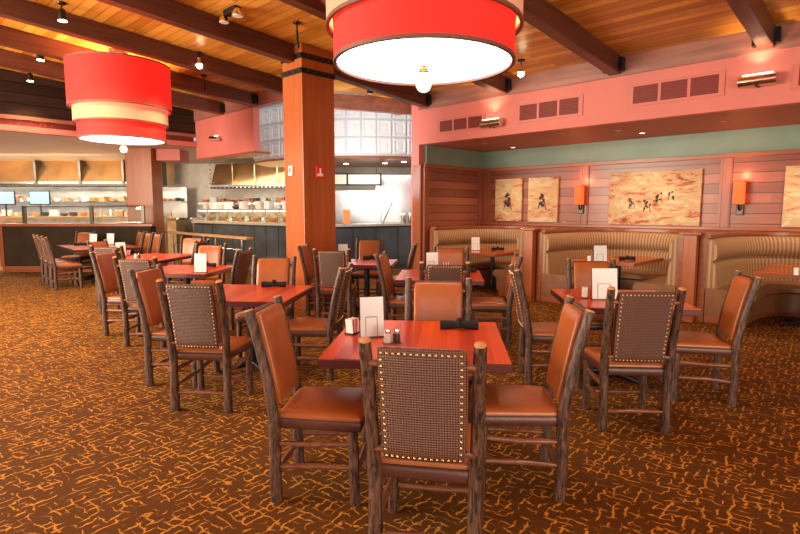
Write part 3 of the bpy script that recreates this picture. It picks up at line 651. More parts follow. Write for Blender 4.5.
# ------------------------------------------------------------------ booths
def booth(u0, u1, label):
    w = u1 - u0; um = (u0 + u1) / 2
    o = empty('booth', rw(um, D0), RA, label, 'booth', 'curved booths')
    hw_ = w / 2 - .09; dd_ = DB - D0 - .03
    # U path (walls), from left front to right front, inset t
    def path(ins, d_start=.0):      # rounded horseshoe that starts curving right at the front
        x = hw_ - ins; yb = dd_ - ins - d_start; pts = []; n = 40
        for k in range(n + 1):
            t = PI - PI * k / n; cc, ss = math.cos(t), math.sin(t)
            pts.append((math.copysign(abs(cc) ** .62, cc) * x, d_start + abs(ss) ** .62 * yb))
        return pts
    def sweep(prof, name, mat, start, parent=o):    # prof: list of (inset, z)
        loops = [path(i, start) for i, z in prof]; n = len(loops[0]); me_v = []; fs = []
        runs = [0]
        for k in range(1, n): runs.append(runs[-1] + (Vector(loops[0][k]) - Vector(loops[0][k - 1])).length)
        for (i, z), lp in zip(prof, loops): me_v += [(q[0], q[1], z) for q in lp]
        m_ = len(prof)
        for a_ in range(m_):
            b1 = (a_ + 1) % m_
            for k in range(n - 1): fs.append((a_ * n + k, a_ * n + k + 1, b1 * n + k + 1, b1 * n + k))
        fs.append([a_ * n for a_ in range(m_)][::-1]); fs.append([a_ * n + n - 1 for a_ in range(m_)])
        me = bpy.data.meshes.new(name); me.from_pydata(me_v, [], fs)
        uvl = me.uv_layers.new(name='run')
        for pl in me.polygons:
            for li in pl.loop_indices:
                vi = me.loops[li].vertex_index; uvl.data[li].uv = (runs[vi % n] if len(pl.vertices) == 4 and vi % n not in () else prof[vi // n][0], me_v[vi][2])
            pl.use_smooth = len(pl.vertices) == 4
        bm = bmesh.new(); bm.from_mesh(me); bmesh.ops.recalc_face_normals(bm, faces=bm.faces); bm.to_mesh(me); bm.free()
        try: me.set_sharp_from_angle(angle=R(45))
        except Exception: pass
        me.materials.append(MATS[mat]); ob = bpy.data.objects.new(name, me); C.objects.link(ob); ob.parent = parent; return ob
    sweep([(0, .0), (.09, .0), (.09, 1.17), (0, 1.17)], 'shell', 'trim_wood', .12)
    sweep([(-.02, 1.17), (.12, 1.17), (.12, 1.21), (-.02, 1.21)], 'cap', 'trim_wood', .165)
    sweep([(.09, .86), (.17, .85), (.215, .89), (.225, .97), (.205, 1.06), (.16, 1.13), (.09, 1.155)], 'head_roll', 'stripe', .125)
    sweep([(.09, .46), (.24, .46), (.225, .60), (.20, .80), (.165, .85), (.09, .86)], 'back_cushion', 'stripe', .125)
    sweep([(.1, .34), (.66, .34), (.70, .37), (.70, .43), (.66, .47), (.1, .48)], 'seat_cushion', 'booth_leather', .12)
    sweep([(.1, .1), (.62, .1), (.62, .34), (.1, .34)], 'seat_base', 'booth_leather', .125)
    sweep([(.1, .0), (.58, .0), (.58, .1), (.1, .1)], 'kick_plate', 'trim_wood', .125)
    pp = path(.0, .165); lm = MB(); n_ = len(pp)
    def outp(q):
        v = Vector((q[0], q[1] + .01)); k = min((hw_ + .084) / max(1e-6, abs(v.x)), (dd_ + .01) / max(1e-6, v.y)); return v * k
    for k in range(n_ - 1):
        a_, b2 = pp[k], pp[k + 1]; A_, B_ = outp(a_), outp(b2)
        lm.add([(a_[0], a_[1], 1.165), (b2[0], b2[1], 1.165), (B_.x, B_.y, 1.165), (A_.x, A_.y, 1.165), (a_[0], a_[1], 1.19), (b2[0], b2[1], 1.19), (B_.x, B_.y, 1.19), (A_.x, A_.y, 1.19)], [(0, 1, 2, 3), (4, 7, 6, 5), (0, 4, 5, 1), (2, 6, 7, 3)])
    lm.build('ledge', 'trim_wood', o)
    return o
bl = ['leftmost striped curved booth, in the corner of the alcove', 'middle striped curved booth between the two wooden booth dividers', 'rightmost striped curved booth, cut by the right edge of the photo']
US = [-7.07, -4.67, -2.17, .33]
booth(US[0], US[1], bl[0]); booth(US[1], US[2], bl[1]); booth(US[2], US[3], bl[2])
dl = ['wooden divider post between the left and middle booths', 'wooden divider post between the middle and right booths', 'wooden divider post at the far right end of the booths']
for i, u in enumerate(US[1:3]):
    o = empty('booth_divider', rw(u, D0), RA, dl[i], 'divider', 'booth dividers')
    MB().box2((-.085, -.02, .0), (.085, .11, 1.21)).build('end_panel', 'pillar_wood', o, bevel=.01)
    MB().box2((-.14, -.06, 1.212), (.14, .16, 1.245)).build('cap', 'trim_wood', o, bevel=.008)
    MB().box2((-.09, -.035, .0), (.09, -.02, .10)).build('plinth', 'trim_wood', o)
# ledge on back wall
struct('trim_9', MB().box2((-7.05, DB - .07, 1.215), (5.5, DB, 1.27)), 'trim_wood', rz=RA, label='wooden ledge behind the booths under the panelling', bevel=.008)

# ------------------------------------------------------------------ art, sconces, vents, wall lights
def art(u0, u1, z0, z1, mat, label, figs):
    o = empty('wall_art', rw((u0 + u1) / 2, DB - .035) + Vector((0, 0, z0)), RA, label, 'painting')
    w = u1 - u0; h = z1 - z0
    MB().box2((-w / 2, -.03, 0), (w / 2, .03, h)).build('canvas', mat, o, bevel=.004)
    for (x, z, s) in figs:
        fm = MB()
        x = x * w; z = z * h
        for q in range(7):
            r_ = random.Random(int(x * 991 + z * 77 + q)); fm.ball((x + r_.uniform(-1, 1) * .075 * s, -.031, z + (q - 3) * .030 * s), .030 * s * r_.uniform(.6, 1.3), 8, 4, .9)
        fm.tube([(x - .05 * s, -.032, z - .03 * s), (x - .08 * s, -.032, z - .16 * s)], .007 * s, 5); fm.tube([(x + .04 * s, -.032, z - .03 * s), (x + .07 * s, -.032, z - .16 * s)], .007 * s, 5)
        fm.build('painted_figure', 'dark_goods', o)
def u_at(px, d, z=2.1):    # room x of a pixel column on plane d at height z
    r_ = (px - 400) / F; c_, s_ = math.cos(RA), math.sin(RA); cp, sp_ = math.cos(PITCH), math.sin(PITCH)
    return (r_ * (d * c_ * cp - (z - H) * sp_) + d * s_) / (c_ - r_ * s_ * cp)
def zat(px, py, d): 
    Y = rw(u_at(px, d, 3.1 if d < 9 else 2.1), d).y; return H - math.tan(math.atan((py - 267) / F) + PITCH) * Y
art(u_at(497, DB), u_at(523.5, DB), zat(510, 221, DB), zat(510, 179, DB), 'art_a', 'small earthy abstract painting with one dark figure, left of the pair', [(0, .5, 1.3)])
art(u_at(530, DB), u_at(559.5, DB), zat(545, 222, DB), zat(545, 177.5, DB), 'art_b', 'small earthy abstract painting, right of the pair, nearest the left sconce', [(0, .5, 1.2)])
art(u_at(611, DB), u_at(703, DB), zat(657, 225, DB), zat(657, 171, DB), 'art_c', 'large wide earthy painting with small dark rider figures between the sconces', [(-.22, .42, .7), (-.05, .38, .8), (.08, .52, .7), (.2, .55, .6)])
art(u_at(786, DB), u_at(880, DB), zat(795, 227, DB), zat(795, 166, DB), 'art_d', 'wide pale painting cut off by the right edge of the photo', [(.1, .5, .8)])
for i, (px, py0, py1) in enumerate([(583, 204.5, 186), (742.5, 204, 181.5)]):
    u = u_at(px, DB); z0 = zat(px, py0, DB); z1 = zat(px, py1, DB)
    o = empty('wall_sconce', rw(u, DB - .04) + Vector((0, 0, z0)), RA, ['glowing orange wall sconce between the small paintings and the wide painting', 'glowing orange wall sconce right of the wide painting'][i], 'sconce', 'glowing wall sconces')
    w = .15; h = z1 - z0
    MB().box2((-w / 2, -.16, 0), (w / 2, -.05, h)).build('lamp_shade', 'sconce_shade', o, bevel=.01)
    MB().box2((-w / 2 - .005, -.165, -.012), (w / 2 + .005, -.045, .0)).box2((-w / 2 - .005, -.165, h), (w / 2 + .005, -.045, h + .012)).build('shade_rim', 'shade_trim', o)
    MB().tube([(0, -.10, -.01), (0, -.08, -.08), (0, 0, -.1)], .018, 8).build('bracket', 'black_metal', o)
    MB().box2((-.05, -.02, -.18), (.05, .04, .0)).build('wall_plate', 'steel_dark', o, bevel=.01)
    l = bpy.data.lights.new('sconce_light', 'POINT'); l.energy = 7; l.color = (1, .34, .13); l.shadow_soft_size = .05; lo = bpy.data.objects.new('sconce_light', l); C.objects.link(lo); lo.location = rw(u, DB - .3) + Vector((0, 0, z1 + .12))
def wall_vent(px0, px1, py0, py1, n, label):
    d = D0; u0, u1 = u_at(px0, d, 3.15), u_at(px1, d, 3.15); pm = (px0 + px1) / 2; z1 = zat(pm, py0, d); z0 = zat(pm, py1, d)
    o = empty('wall_vent', rw((u0 + u1) / 2, d - .002) + Vector((0, 0, z0)), RA, label, 'vent', 'louvred vents on the salmon wall')
    w = u1 - u0; h = z1 - z0
    fr = MB().box2((-w / 2 - .05, -.012, -.04), (w / 2 + .05, 0, 0)).box2((-w / 2 - .05, -.012, h), (w / 2 + .05, 0, h + .04))
    for k in range(1, n): fr.box2((-w / 2 + w * k / n - .02, -.012, 0), (-w / 2 + w * k / n + .02, 0, h))
    fr.box2((-w / 2 - .05, -.012, 0), (-w / 2 + .02, 0, h)).box2((w / 2 - .02, -.012, 0), (w / 2 + .05, 0, h))
    fr.build('frame', 'vent_frame', o)
    for k in range(n):
        g = MB().box2((-w / 2 + w * k / n + .02, -.004, 0), (-w / 2 + w * (k + 1) / n - .02, 0, h))
        m_ = int(h / .022)
        for j in range(m_): g.box((-w / 2 + w * (k + .5) / n, -.010, (j + .5) * h / m_), (w / n - .05, .012, .006), rx=R(35))
        g.build('grille', 'vent_red', o)
wall_vent(439.5, 483, 118.5, 129.5, 3, 'small three part louvred vent left of the far wall light on the salmon wall')
wall_vent(519, 580, 101.5, 117, 3, 'three part louvred vent in the middle of the salmon wall')
wall_vent(632, 720.5, 80.5, 98.5, 3, 'large three part louvred vent at the right of the salmon wall')
wall_vent(797, 860, 63, 82, 2, 'louvred vent cut by the right edge of the photo')
for i, (px, py) in enumerate([(494.5, 124), (759, 81.5)]):
    u = u_at(px, D0, 3.15); z = zat(px, py, D0)
    o = empty('wall_uplight', rw(u, D0) + Vector((0, 0, z)), RA, ['chrome half-cylinder wall light left of the middle vent', 'chrome half-cylinder wall light at the right of the salmon wall'][i], 'wall light', 'chrome wall lights')
    MB().tube([(-.2, -.10, 0), (.2, -.10, 0)], .072, 16).build('reflector', 'chrome', o, smooth=True)
    MB().box2((-.16, -.13, .066), (.16, -.07, .076)).build('lamp_opening', 'lamp_strip', o)
    MB().tube([(0, -.08, -.03), (0, 0, -.05)], .03, 10).build('mount', 'steel_dark', o)
    MB().ball((.0, -.13, -.06), .022, 8, 5).build('knob', 'black_metal', o, smooth=True)
    l = bpy.data.lights.new('uplight', 'SPOT'); l.energy = 22; l.color = (1, .7, .4); l.spot_size = R(110); l.spot_blend = .8; l.shadow_soft_size = .05
    lo = bpy.data.objects.new('uplight', l); C.objects.link(lo); lo.location = rw(u, D0 - .14) + Vector((0, 0, z + .1)); lo.rotation_euler = (PI, 0, 0)
# recessed lights & sensors on booth soffit
for i, (px, py) in enumerate([(485, 143.5), (513, 147.3), (618, 130.5), (642, 133), (724, 121.5), (563, 134)]):
    q = gp(px, py, ZS) if py > 300 else None
    # intersect with plane z = ZS
    a_ = math.atan((py - 267) / F) + PITCH; Y = (H - ZS) / math.tan(a_); dep = Y * math.cos(PITCH) + (H - ZS) * math.sin(PITCH); X = (px - 400) / F * dep
    o = empty('recessed_light', (X, Y, ZS), 0, ['recessed light over the left booth, nearest the salmon edge', 'recessed light over the left booth, deeper in the alcove', 'recessed light over the middle booth, left of two', 'recessed light over the middle booth, right of two', 'recessed light above the right booth, before the wide painting', 'recessed light between the left and middle booths'][i], 'light', 'recessed lights over the booths')
    MB().ring(.045, .07, -.006, 0, n=20).build('rim', 'soffit_paint', o); MB().lathe([(.045, -.003), (.045, 0)], n=20).build('lens', 'lamp_strip' if i in (1, 3) else 'steel', o)
# ------------------------------------------------------------------ pendant drum lamps
def drum(x, y, zb, label):
    zc = ceil_z(-x * math.sin(-RA) * -1 if False else (x * math.sin(-RA) + y * math.cos(RA)))
    o = empty('drum_pendant', (x, y, 0), 0, label, 'pendant lamp', 'red drum pendants')
    R1, R2, R3 = .66, .71, .775
    MB().ring(R1 - .012, R1, zb, zb + .32).build('lower_shade', 'shade_red', o, smooth=True)
    MB().ring(R2 - .012, R2, zb + .25, zb + .56).build('middle_shade', 'shade_cream', o, smooth=True)
    MB().ring(R3 - .012, R3, zb + .50, zb + 1.22).build('upper_shade', 'shade_red', o, smooth=True)
    for (r0, z) in [(R1, zb), (R1, zb + .305), (R2, zb + .25), (R2, zb + .545), (R3, zb + .50), (R3, zb + 1.205)]:
        MB().ring(r0 - .020, r0 + .005, z - .004, z + .020).build('shade_rim', 'shade_trim', o)
    MB().lathe([(R1 - .02, zb + .016), (R1 - .02, zb + .024)], n=48).build('diffuser', 'diffuser', o)
    MB().box2((-R1 + .02, -.003, zb + .011), (R1 - .02, .003, zb + .016)).build('seam', 'shade_trim', o)
    f_ = MB().tube([(0, 0, zb + .02), (0, 0, zb - .10)], .013, 10).lathe([(.035, -.03), (.012, -.02), (.035, -.01)], (0, 0, zb), 12).lathe([(.03, -.05), (.04, -.045), (.03, -.04)], (0, 0, zb), 12).build('finial_rod', 'brass', o, smooth=True)
    MB().ball((0, 0, zb - .14), .058, 16, 10).build('glass_ball', 'glassy', f_, smooth=True)
    MB().lathe([(.012, -.105), (.05, -.10), (.04, -.085), (.012, -.08)], (0, 0, zb), 14).build('ball_cap', 'brass', f_, smooth=True)
    MB().tube([(0, 0, zb + .02), (0, 0, zc - .01)], .012, 8).build('stem', 'shade_trim', o)
    MB().lathe([(.13, zc - .05), (.14, zc - .03), (.14, zc - .0)], n=24).build('ceiling_canopy', 'steel_dark', o)
    sp = MB()
    for k in range(3):
        a_ = 2 * PI * k / 3; sp.tube([(0, 0, zb + 1.16), (.765 * math.cos(a_), .765 * math.sin(a_), zb + 1.16)], .006, 6)
        sp.tube([(0, 0, zb + .4), (.65 * math.cos(a_), .65 * math.sin(a_), zb + .3)], .006, 6)
    sp.build('spider', 'shade_trim', o)
    l = bpy.data.lights.new('pendant_light', 'POINT'); l.energy = 150; l.color = (1, .62, .3); l.shadow_soft_size = .15; lo = bpy.data.objects.new('pendant_light', l); C.objects.link(lo); lo.location = (x, y, zb + .9)
    return o
m, nt, b = new_mat('glassy'); setin(b, 'Base Color', (.95, .9, .82, 1)); setin(b, 'Roughness', .05); setin(b, 'Transmission Weight', .6); setin(b, 'IOR', 1.3); setin(b, 'Emission Color', (1, .9, .75, 1)); setin(b, 'Emission Strength', .5)
drum(.175, 4.09, 2.615, 'huge tiered red and cream drum lamp hanging nearest at the top of the photo')
drum(-4.63, 9.12, 2.70, 'tiered red and cream drum lamp hanging further back at the left')

# ------------------------------------------------------------------ ceiling spotlights
def ceil_hit(px, py, off=0.0):
    dx = (px - 400) / F; t = math.atan((py - 267) / F)
    # ray direction
    dirv = Vector((dx, math.cos(PITCH) - (py - 267) / F * -0 if False else 0, 0))
    yv = (py - 267) / F
    d = Vector((dx, math.cos(PITCH) - yv * math.sin(PITCH), -math.sin(PITCH) - yv * math.cos(PITCH)))
    n2 = Vector((math.sin(-RA), math.cos(RA)))   # room depth axis in world xy
    # H + t*d.z = 4.40 - off - .068 * t*(d.xy . n2)
    tt = (4.412 - off - H) / (d.z + .078 * (d.x * n2.x + d.y * n2.y))
    return Vector((0, 0, H)) + d * tt
def spot(px, py, label, kind='can', aim=(0, 0, -1), energy=60, off=.12):
    q = ceil_hit(px, py, off)
    dpos = q.x * math.sin(-RA) + q.y * math.cos(RA); zc = ceil_z(dpos)
    o = empty('ceiling_spotlight', (q.x, q.y, zc), RA, label, 'spotlight', 'ceiling spotlights')
    if kind == 'twin':
        MB().box2((-.14, -.05, -.07), (.14, .05, 0)).build('housing', 'black_metal', o, bevel=.01)
        for s in (-1, 1):
            h_ = MB().lathe([(.03, .06), (.07, .0), (.075, -.03)], (s * .17, -.02, -.11), 14).build('lamp_head', 'chrome', o, smooth=True); MB().lathe([(.06, -.034), (.06, -.03)], (s * .17, -.02, -.11), 14).build('lens', 'white', h_)
    else:
        MB().lathe([(.05, -.02), (.06, 0)], n=14).build('mount', 'black_metal', o)
        MB().tube([(0, 0, 0), (0, 0, -.1)], .01, 6).build('stem', 'black_metal', o)
        if kind == 'rod':
            h_ = MB().tube([(0, 0, -.1), (.01, 0, -.30)], .016, 8).build('rod', 'black_metal', o); MB().lathe([(.022, -.34), (.026, -.30), (.02, -.28)], (.01, 0, 0), 10).build('tip', 'steel_dark', h_)
        elif kind == 'can':
            h_ = MB().lathe([(.035, .0), (.05, -.02), (.06, -.14)], (0, 0, -.09), 14).build('lamp_head', 'black_metal', o, smooth=True); MB().lathe([(.052, -.146), (.052, -.141)], (0, 0, -.09), 14).build('lens', 'bulb' if energy else 'white', h_)
        else:
            h_ = MB().lathe([(.03, .0), (.035, -.05), (.06, -.10)], (0, 0, -.09), 14).build('lamp_head', 'chrome', o, smooth=True); MB().ball((0, 0, -.115 - .09), .05, 12, 8).build('bulb', 'bulb', h_, smooth=True)
    if energy:
        l = bpy.data.lights.new('ceiling_spot', 'SPOT'); l.energy = energy; l.color = (1, .66, .36); l.spot_size = R(120); l.spot_blend = .6; l.shadow_soft_size = .06
        lo = bpy.data.objects.new('ceiling_spot', l); C.objects.link(lo); lo.location = (q.x, q.y, zc - .34); lo.rotation_euler = Vector(aim).to_track_quat('-Z', 'Y').to_euler()
spot(62, 12, 'black can spotlight on the ceiling near the top left corner', 'can', (.2, .2, -1), 160)
spot(40, 53, 'small black can spotlight at the left, higher of the two near the dark siding', 'can', (0, 0, -1), 100)
spot(30, 75, 'small black can spotlight at the left, lower of the two near the dark siding', 'can', (0, 0, -1), 100)
spot(232, 18, 'twin-headed chrome emergency spotlight on the ceiling above the pillar', 'twin', energy=0)
spot(199, 60, 'bright bare-bulb spotlight between the beams right of the far red lamp', 'bulb', (0, -.3, -1), 180)
spot(204, 82, 'small rod-mounted spotlight near the kitchen wall left of the pillar', 'rod', energy=0)
spot(521, 68, 'bright bare-bulb spotlight just right of the nearest red lamp', 'bulb', (-.2, -.1, -1), 90)
spot(370, 95, 'small can spotlight below the ceiling between pillar and nearest red lamp', 'can', energy=0, off=.25)
spot(297, 30, 'thin rod spotlight on the ceiling just above the big pillar', 'rod', energy=0, off=.1)
ws = empty('wall_spotlight', rw(-12.0, DL) + Vector((0, 0, 3.25)), RA, 'small chrome spotlight on the salmon wall above the kitchen', 'spotlight')
ws.location = rw(u_at(220, DL, 3.2), DL) + Vector((0, 0, zat(220, 139, DL)))
MB().tube([(-.2, -.12, .02), (.12, -.12, -.02)], .055, 12).build('lamp_head', 'chrome', ws, smooth=True); MB().tube([(0, -.1, 0), (0, 0, 0)], .025, 8).build('mount', 'black_metal', ws); MB().box2((-.02, -.13, .055), (.1, -.08, .06)).build('lamp_opening', 'lamp_strip', ws)

# ------------------------------------------------------------------ chairs
def make_chair():
    root = empty('log_chair', (0, 0, 0))
    for s in (-1, 1):
        b0 = (s * .215, -.22, 0); pts = [b0, (s * .213, -.225, .2), (s * .216, -.222, .44), (s * .222, -.25, .66), (s * .226, -.295, .86), (s * .228, -.340, 1.032)]
        o = MB().tube(pts, [.033, .031, .030, .028, .027, .026], 14, rough=.16, seed=3 + s, rings=30).build('rear_post', 'bark', root, smooth=True)
        t = Vector((s * .228, -.340, 1.032)); dirv = Vector((0, -.05, .14)).normalized()
        MB().tube([t - dirv * .003, t + dirv * .004, t + dirv * .006], [.0245, .024, .022], 14).build('cut_end', 'cut_wood', o, smooth=True)
        MB().tube([(s * .218, .205, 0), (s * .214, .2, .22), (s * .213, .195, .415)], [.029, .028, .027], 12, rough=.16, seed=9 + s, rings=12).build('front_leg', 'bark', root, smooth=True)
    def seatf(p):
        k = 1 - .13 * (.24 - p.y) / .48
        return (p.x * k, p.y, p.z)
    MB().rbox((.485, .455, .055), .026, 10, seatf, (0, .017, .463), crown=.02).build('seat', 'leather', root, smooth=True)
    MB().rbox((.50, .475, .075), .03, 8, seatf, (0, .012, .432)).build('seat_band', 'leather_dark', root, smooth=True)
    def leany(z): 
        t = max(0, z - .45); return -.225 - .13 * t - .12 * t * t
    def bf(off, bow=0.02):
        def f(p):
            z = .762 + p.z
            return (p.x * (1 + .06 * (z - .7)), leany(z) + off + p.y - bow * (1 - (p.x / .19) ** 2) * .6, z)
        return f
    MB().rbox((.36, .05, .49), .022, 10, bf(.022)).build('backrest', 'leather', root, smooth=True)
    bp = MB().rbox((.352, .03, .505), .014, 10, bf(-.014)).build('back_panel', 'weave', root, smooth=True)
    nl = MB(); N1, N2 = 13, 16
    f = bf(-.014)
    for k in range(N1 + 1):
        for z in (-.235, .230):
            q = f(Vector(((-.155 + .31 * k / N1), -.0155, z))); nl.ball(q, .0064, 8, 4)
    for k in range(1, N2):
        for x in (-.158, .158):
            q = f(Vector((x, -.0155, -.235 + .465 * k / N2))); nl.ball(q, .0064, 8, 4)
    nl.build('nailhead_trim', 'brass', bp, smooth=True)
    for z in (.545, .94):
        MB().tube([(-.215, leany(z) - .008, z), (.215, leany(z) - .008, z)], .015, 8, rough=.1, seed=z, rings=8).build('back_rail', 'rung_wood', root, smooth=True)
    rails = [((-.2, -.222, .145), (.2, -.222, .15)), ((-.2, .2, .15), (.2, .2, .15))]
    for s in (-1, 1): rails += [((s * .213, -.21, .19), (s * .214, .19, .20)), ((s * .213, -.21, .32), (s * .214, .19, .33))]
    for i, (a_, b2) in enumerate(rails):
        a_ = Vector(a_); b2 = Vector(b2); m_ = (a_ + b2) / 2 + Vector((0, 0, .006 * (-1) ** i))
        MB().tube([a_, m_, b2], [.013, .018, .013], 8, rough=.18, seed=i * 2.1, rings=10).build('rung', 'rung_wood', root, smooth=True)
    return root
proto = make_chair(); used = [False]
def chair(x, y, rz, label, group, rear=True):
    """x, y = point between the two rear feet (rear) ; rz in degrees: 0 faces away from the camera"""
    o = proto if not used[0] else copy_tree(proto); used[0] = True
    a_ = R(rz)
    ox, oy = (0, .22) if rear else (0, 0)
    o.location = (x - math.sin(a_) * oy, y + math.cos(a_) * oy, 0); o.rotation_euler.z = a_
    tag(o, label, 'chair', group)
    return o
a0 = math.degrees(TA)
G1, G2, G3, G4, G5, G6, G7, G8 = ['chairs around the ' + s for s in ('nearest table', 'second table at left', 'third table at left', 'fourth table at left', 'long banquet table', 'table in front of the pillar', 'table behind the nearest one', 'right-hand table')]
chair(.105, 2.17, -10, 'nearest log chair seen from behind, woven brown back filling the bottom centre', G1)
chair(-.64, 2.94, a0 - 90, 'log chair at the left side of the nearest table, orange seat facing right', G1)
chair(.88, 2.95, a0 + 90, 'log chair at the right side of the nearest table, back leaning right', G1)
chair(.28, 3.90, a0 + 180, 'log chair at the far side of the nearest table, facing the camera', G1)
chair(-1.53, 4.0, -6, 'log chair with woven brown back at the near side of the second table at left', G2)
chair(-2.2, 4.83, a0 - 90, 'orange log chair at the left side of the second table at left', G2)
chair(-.62, 4.98, a0 + 90, 'log chair at the right side of the second table, leaning towards the nearest table', G2)
chair(-1.42, 5.86, a0 + 180, 'log chair facing the camera behind the dark napkin on the second table at left', G2)
chair(-2.90, 5.96, -4, 'woven-back log chair at the near side of the third table at left', G3)
chair(-3.62, 6.72, a0 - 90, 'orange log chair at the left side of the third table at left', G3)
chair(-2.17, 7.05, a0 + 90, 'log chair at the right side of the third table at left, seen edge on', G3)
chair(-2.90, 8.05, a0 + 180, 'pinkish log chair facing the camera behind the white card of the third table at left', G3)
chair(-4.27, 7.9, -4, 'woven-back log chair at the near side of the fourth table at left', G4)
chair(-5.05, 9.1, a0 - 90, 'log chair at the left side of the fourth table at left, mostly hidden', G4)
chair(-3.55, 9.3, a0 + 90, 'log chair at the right side of the fourth table at left, only its top showing', G4)
chair(-4.02, 10.25, a0 + 180, 'log chair facing the camera beyond the fourth table at left', G4)
chair(-.90, 7.18, -3, 'woven-back log chair standing alone at the near side of the table before the pillar', G6)
chair(-1.33, 7.96, a0 - 90, 'log chair at the left side of the table before the pillar, against the wood', G6)
chair(.12, 8.35, a0 + 90, 'dark edge-on log chair at the right side of the table before the pillar', G6)
chair(-.55, 9.4, a0 + 180, 'log chair facing the camera against the dark counter right of the pillar', G6)
chair(.45, 5.38, -3, 'woven-back log chair right behind the chair at the far side of the nearest table', G7)
chair(-.12, 6.42, a0 - 96, 'orange log chair at the left side of the table behind the nearest one', G7)
chair(1.26, 6.22, a0 + 90, 'log chair at the right side of the table behind the nearest one, facing left', G7)
chair(.70, 7.35, a0 + 180, 'orange log chair facing the camera in front of the left booth', G7)
chair(1.64, 3.62, -4, 'woven-back log chair at the near side of the right-hand table', G8)
chair(1.15, 4.80, a0 - 90, 'edge-on log chair at the left side of the right-hand table', G8)
chair(2.70, 4.33, a0 + 80, 'orange log chair at the right side of the right-hand table, facing left', G8)
chair(2.0, 5.5, a0 + 180, 'log chair facing the camera behind the white card of the right-hand table', G8)
# long banquet table chairs, room frame
b0 = Vector((-6.82, 10.46, 0)); e1v = Vector((-.66, .7513, 0)); nv = Vector((.7513, .66, 0)); c0 = Vector((-6.5, 10.62, 0))
ra = math.degrees(math.atan2(nv.y, nv.x)) - 90
for i, nm in enumerate(('nearest of the three chairs at the left side of the long banquet table', 'middle one of the three chairs at the left side of the long banquet table', 'farthest of the three chairs at the left side of the long banquet table')):
    q = b0 + e1v * (i * .56); chair(q.x, q.y, ra, nm, G5)
for i, nm in enumerate(('rightmost of the three pinkish chairs beyond the long banquet table', 'middle one of the three pinkish chairs beyond the long banquet table', 'leftmost of the three pinkish chairs beyond the long banquet table')):
    q = c0 + e1v * (i * .66 + .3) + nv * 1.62; chair(q.x, q.y, ra + 180, nm, G5)
q = c0 + e1v * 2.25 + nv * .6; chair(q.x, q.y, 175, 'chair at the far head of the long banquet table, facing the camera', G5)

# ------------------------------------------------------------------ tables
def table(cx, cy, w, d, rz, label, mat='table_wood', group='dining tables', z=.76, edge='table_edge', peds=((0, 0),), name='dining_table'):
    o = empty(name, (cx, cy, 0), rz, label, 'table', group)
    MB().box2((-w / 2, -d / 2, z - .055), (w / 2, d / 2, z - .006)).build('table_edge', edge, o, bevel=.005)
    MB().box2((-w / 2 + .004, -d / 2 + .004, z - .006), (w / 2 - .004, d / 2 - .004, z)).build('tabletop', mat, o)
    for (px, py) in peds:
        MB().lathe([(.16, -.075), (.16, -.06), (.045, -.05)], (px, py, z - .005 + .02), 16).build('top_plate', 'black_metal', o)
        MB().lathe([(.05, .06), (.042, .1), (.042, z - .07)], (px, py, 0), 18).build('pedestal', 'black_metal', o, smooth=True)
        for k in range(4):
            a_ = k * PI / 2 + PI / 4
            MB().tube([(px, py, .07), (px + .2 * math.cos(a_), py + .2 * math.sin(a_), .045), (px + .33 * math.cos(a_), py + .33 * math.sin(a_), .02)], [.035, .025, .018], 8).build('base_foot', 'black_metal', o, smooth=True)
    return o
TB = {}
def tb_(key, x0, x1, y0, y1, label):     # x range at the front edge
    c = Vector(((x0 + x1) / 2, y0, 0)); d = y1 - y0
    c += Vector((math.sin(-TA), math.cos(TA), 0)) * d / 2
    TB[key] = (c, x1 - x0, d); table(c.x, c.y, x1 - x0, d, TA, label)
tb_('T1', -.445, .585, 2.75, 3.78, 'nearest glossy red wooden square table in the centre')
tb_('T2', -2.0, -1.0, 4.62, 5.64, 'second glossy red table, left of centre with a dark napkin roll on it')
tb_('T3', -3.42, -2.42, 6.65, 7.68, 'third red table at left, with a white card standing on it')
tb_('T4', -4.78, -3.78, 8.4, 9.75, 'fourth red table at left, with small bottles and shakers on it')
tb_('T6', -.98, -.12, 7.72, 8.62, 'small looking red table in front of the dark counter right of the pillar')
tb_('T7', -.07, .95, 6.0, 7.05, 'red table directly behind the nearest table, before the left booth')
tb_('T8', 1.42, 2.42, 4.26, 5.3, 'right-hand red table with a tall white card on it')
q = c0 + e1v * .95 + nv * .65
table(q.x, q.y, 1.28, 1.9, -RA * -1 + R(0), 'long dark banquet table at the far left with a row of chairs on each side', peds=((0, -.5), (0, .5))).rotation_euler.z = math.atan2(-e1v.x, e1v.y)
LT = q
bt = []
for i, um in enumerate(((US[0] + US[1]) / 2, (US[1] + US[2]) / 2, (US[2] + US[3]) / 2)):
    q = rw(um, D0 + .72); bt.append(q)
    table(q.x, q.y, .98, 1.34, RA, ['orange-red table inside the leftmost booth', 'orange-red table inside the middle booth', 'orange-red table inside the rightmost booth'][i], 'booth_table_wood', 'booth tables', edge='trim_wood')

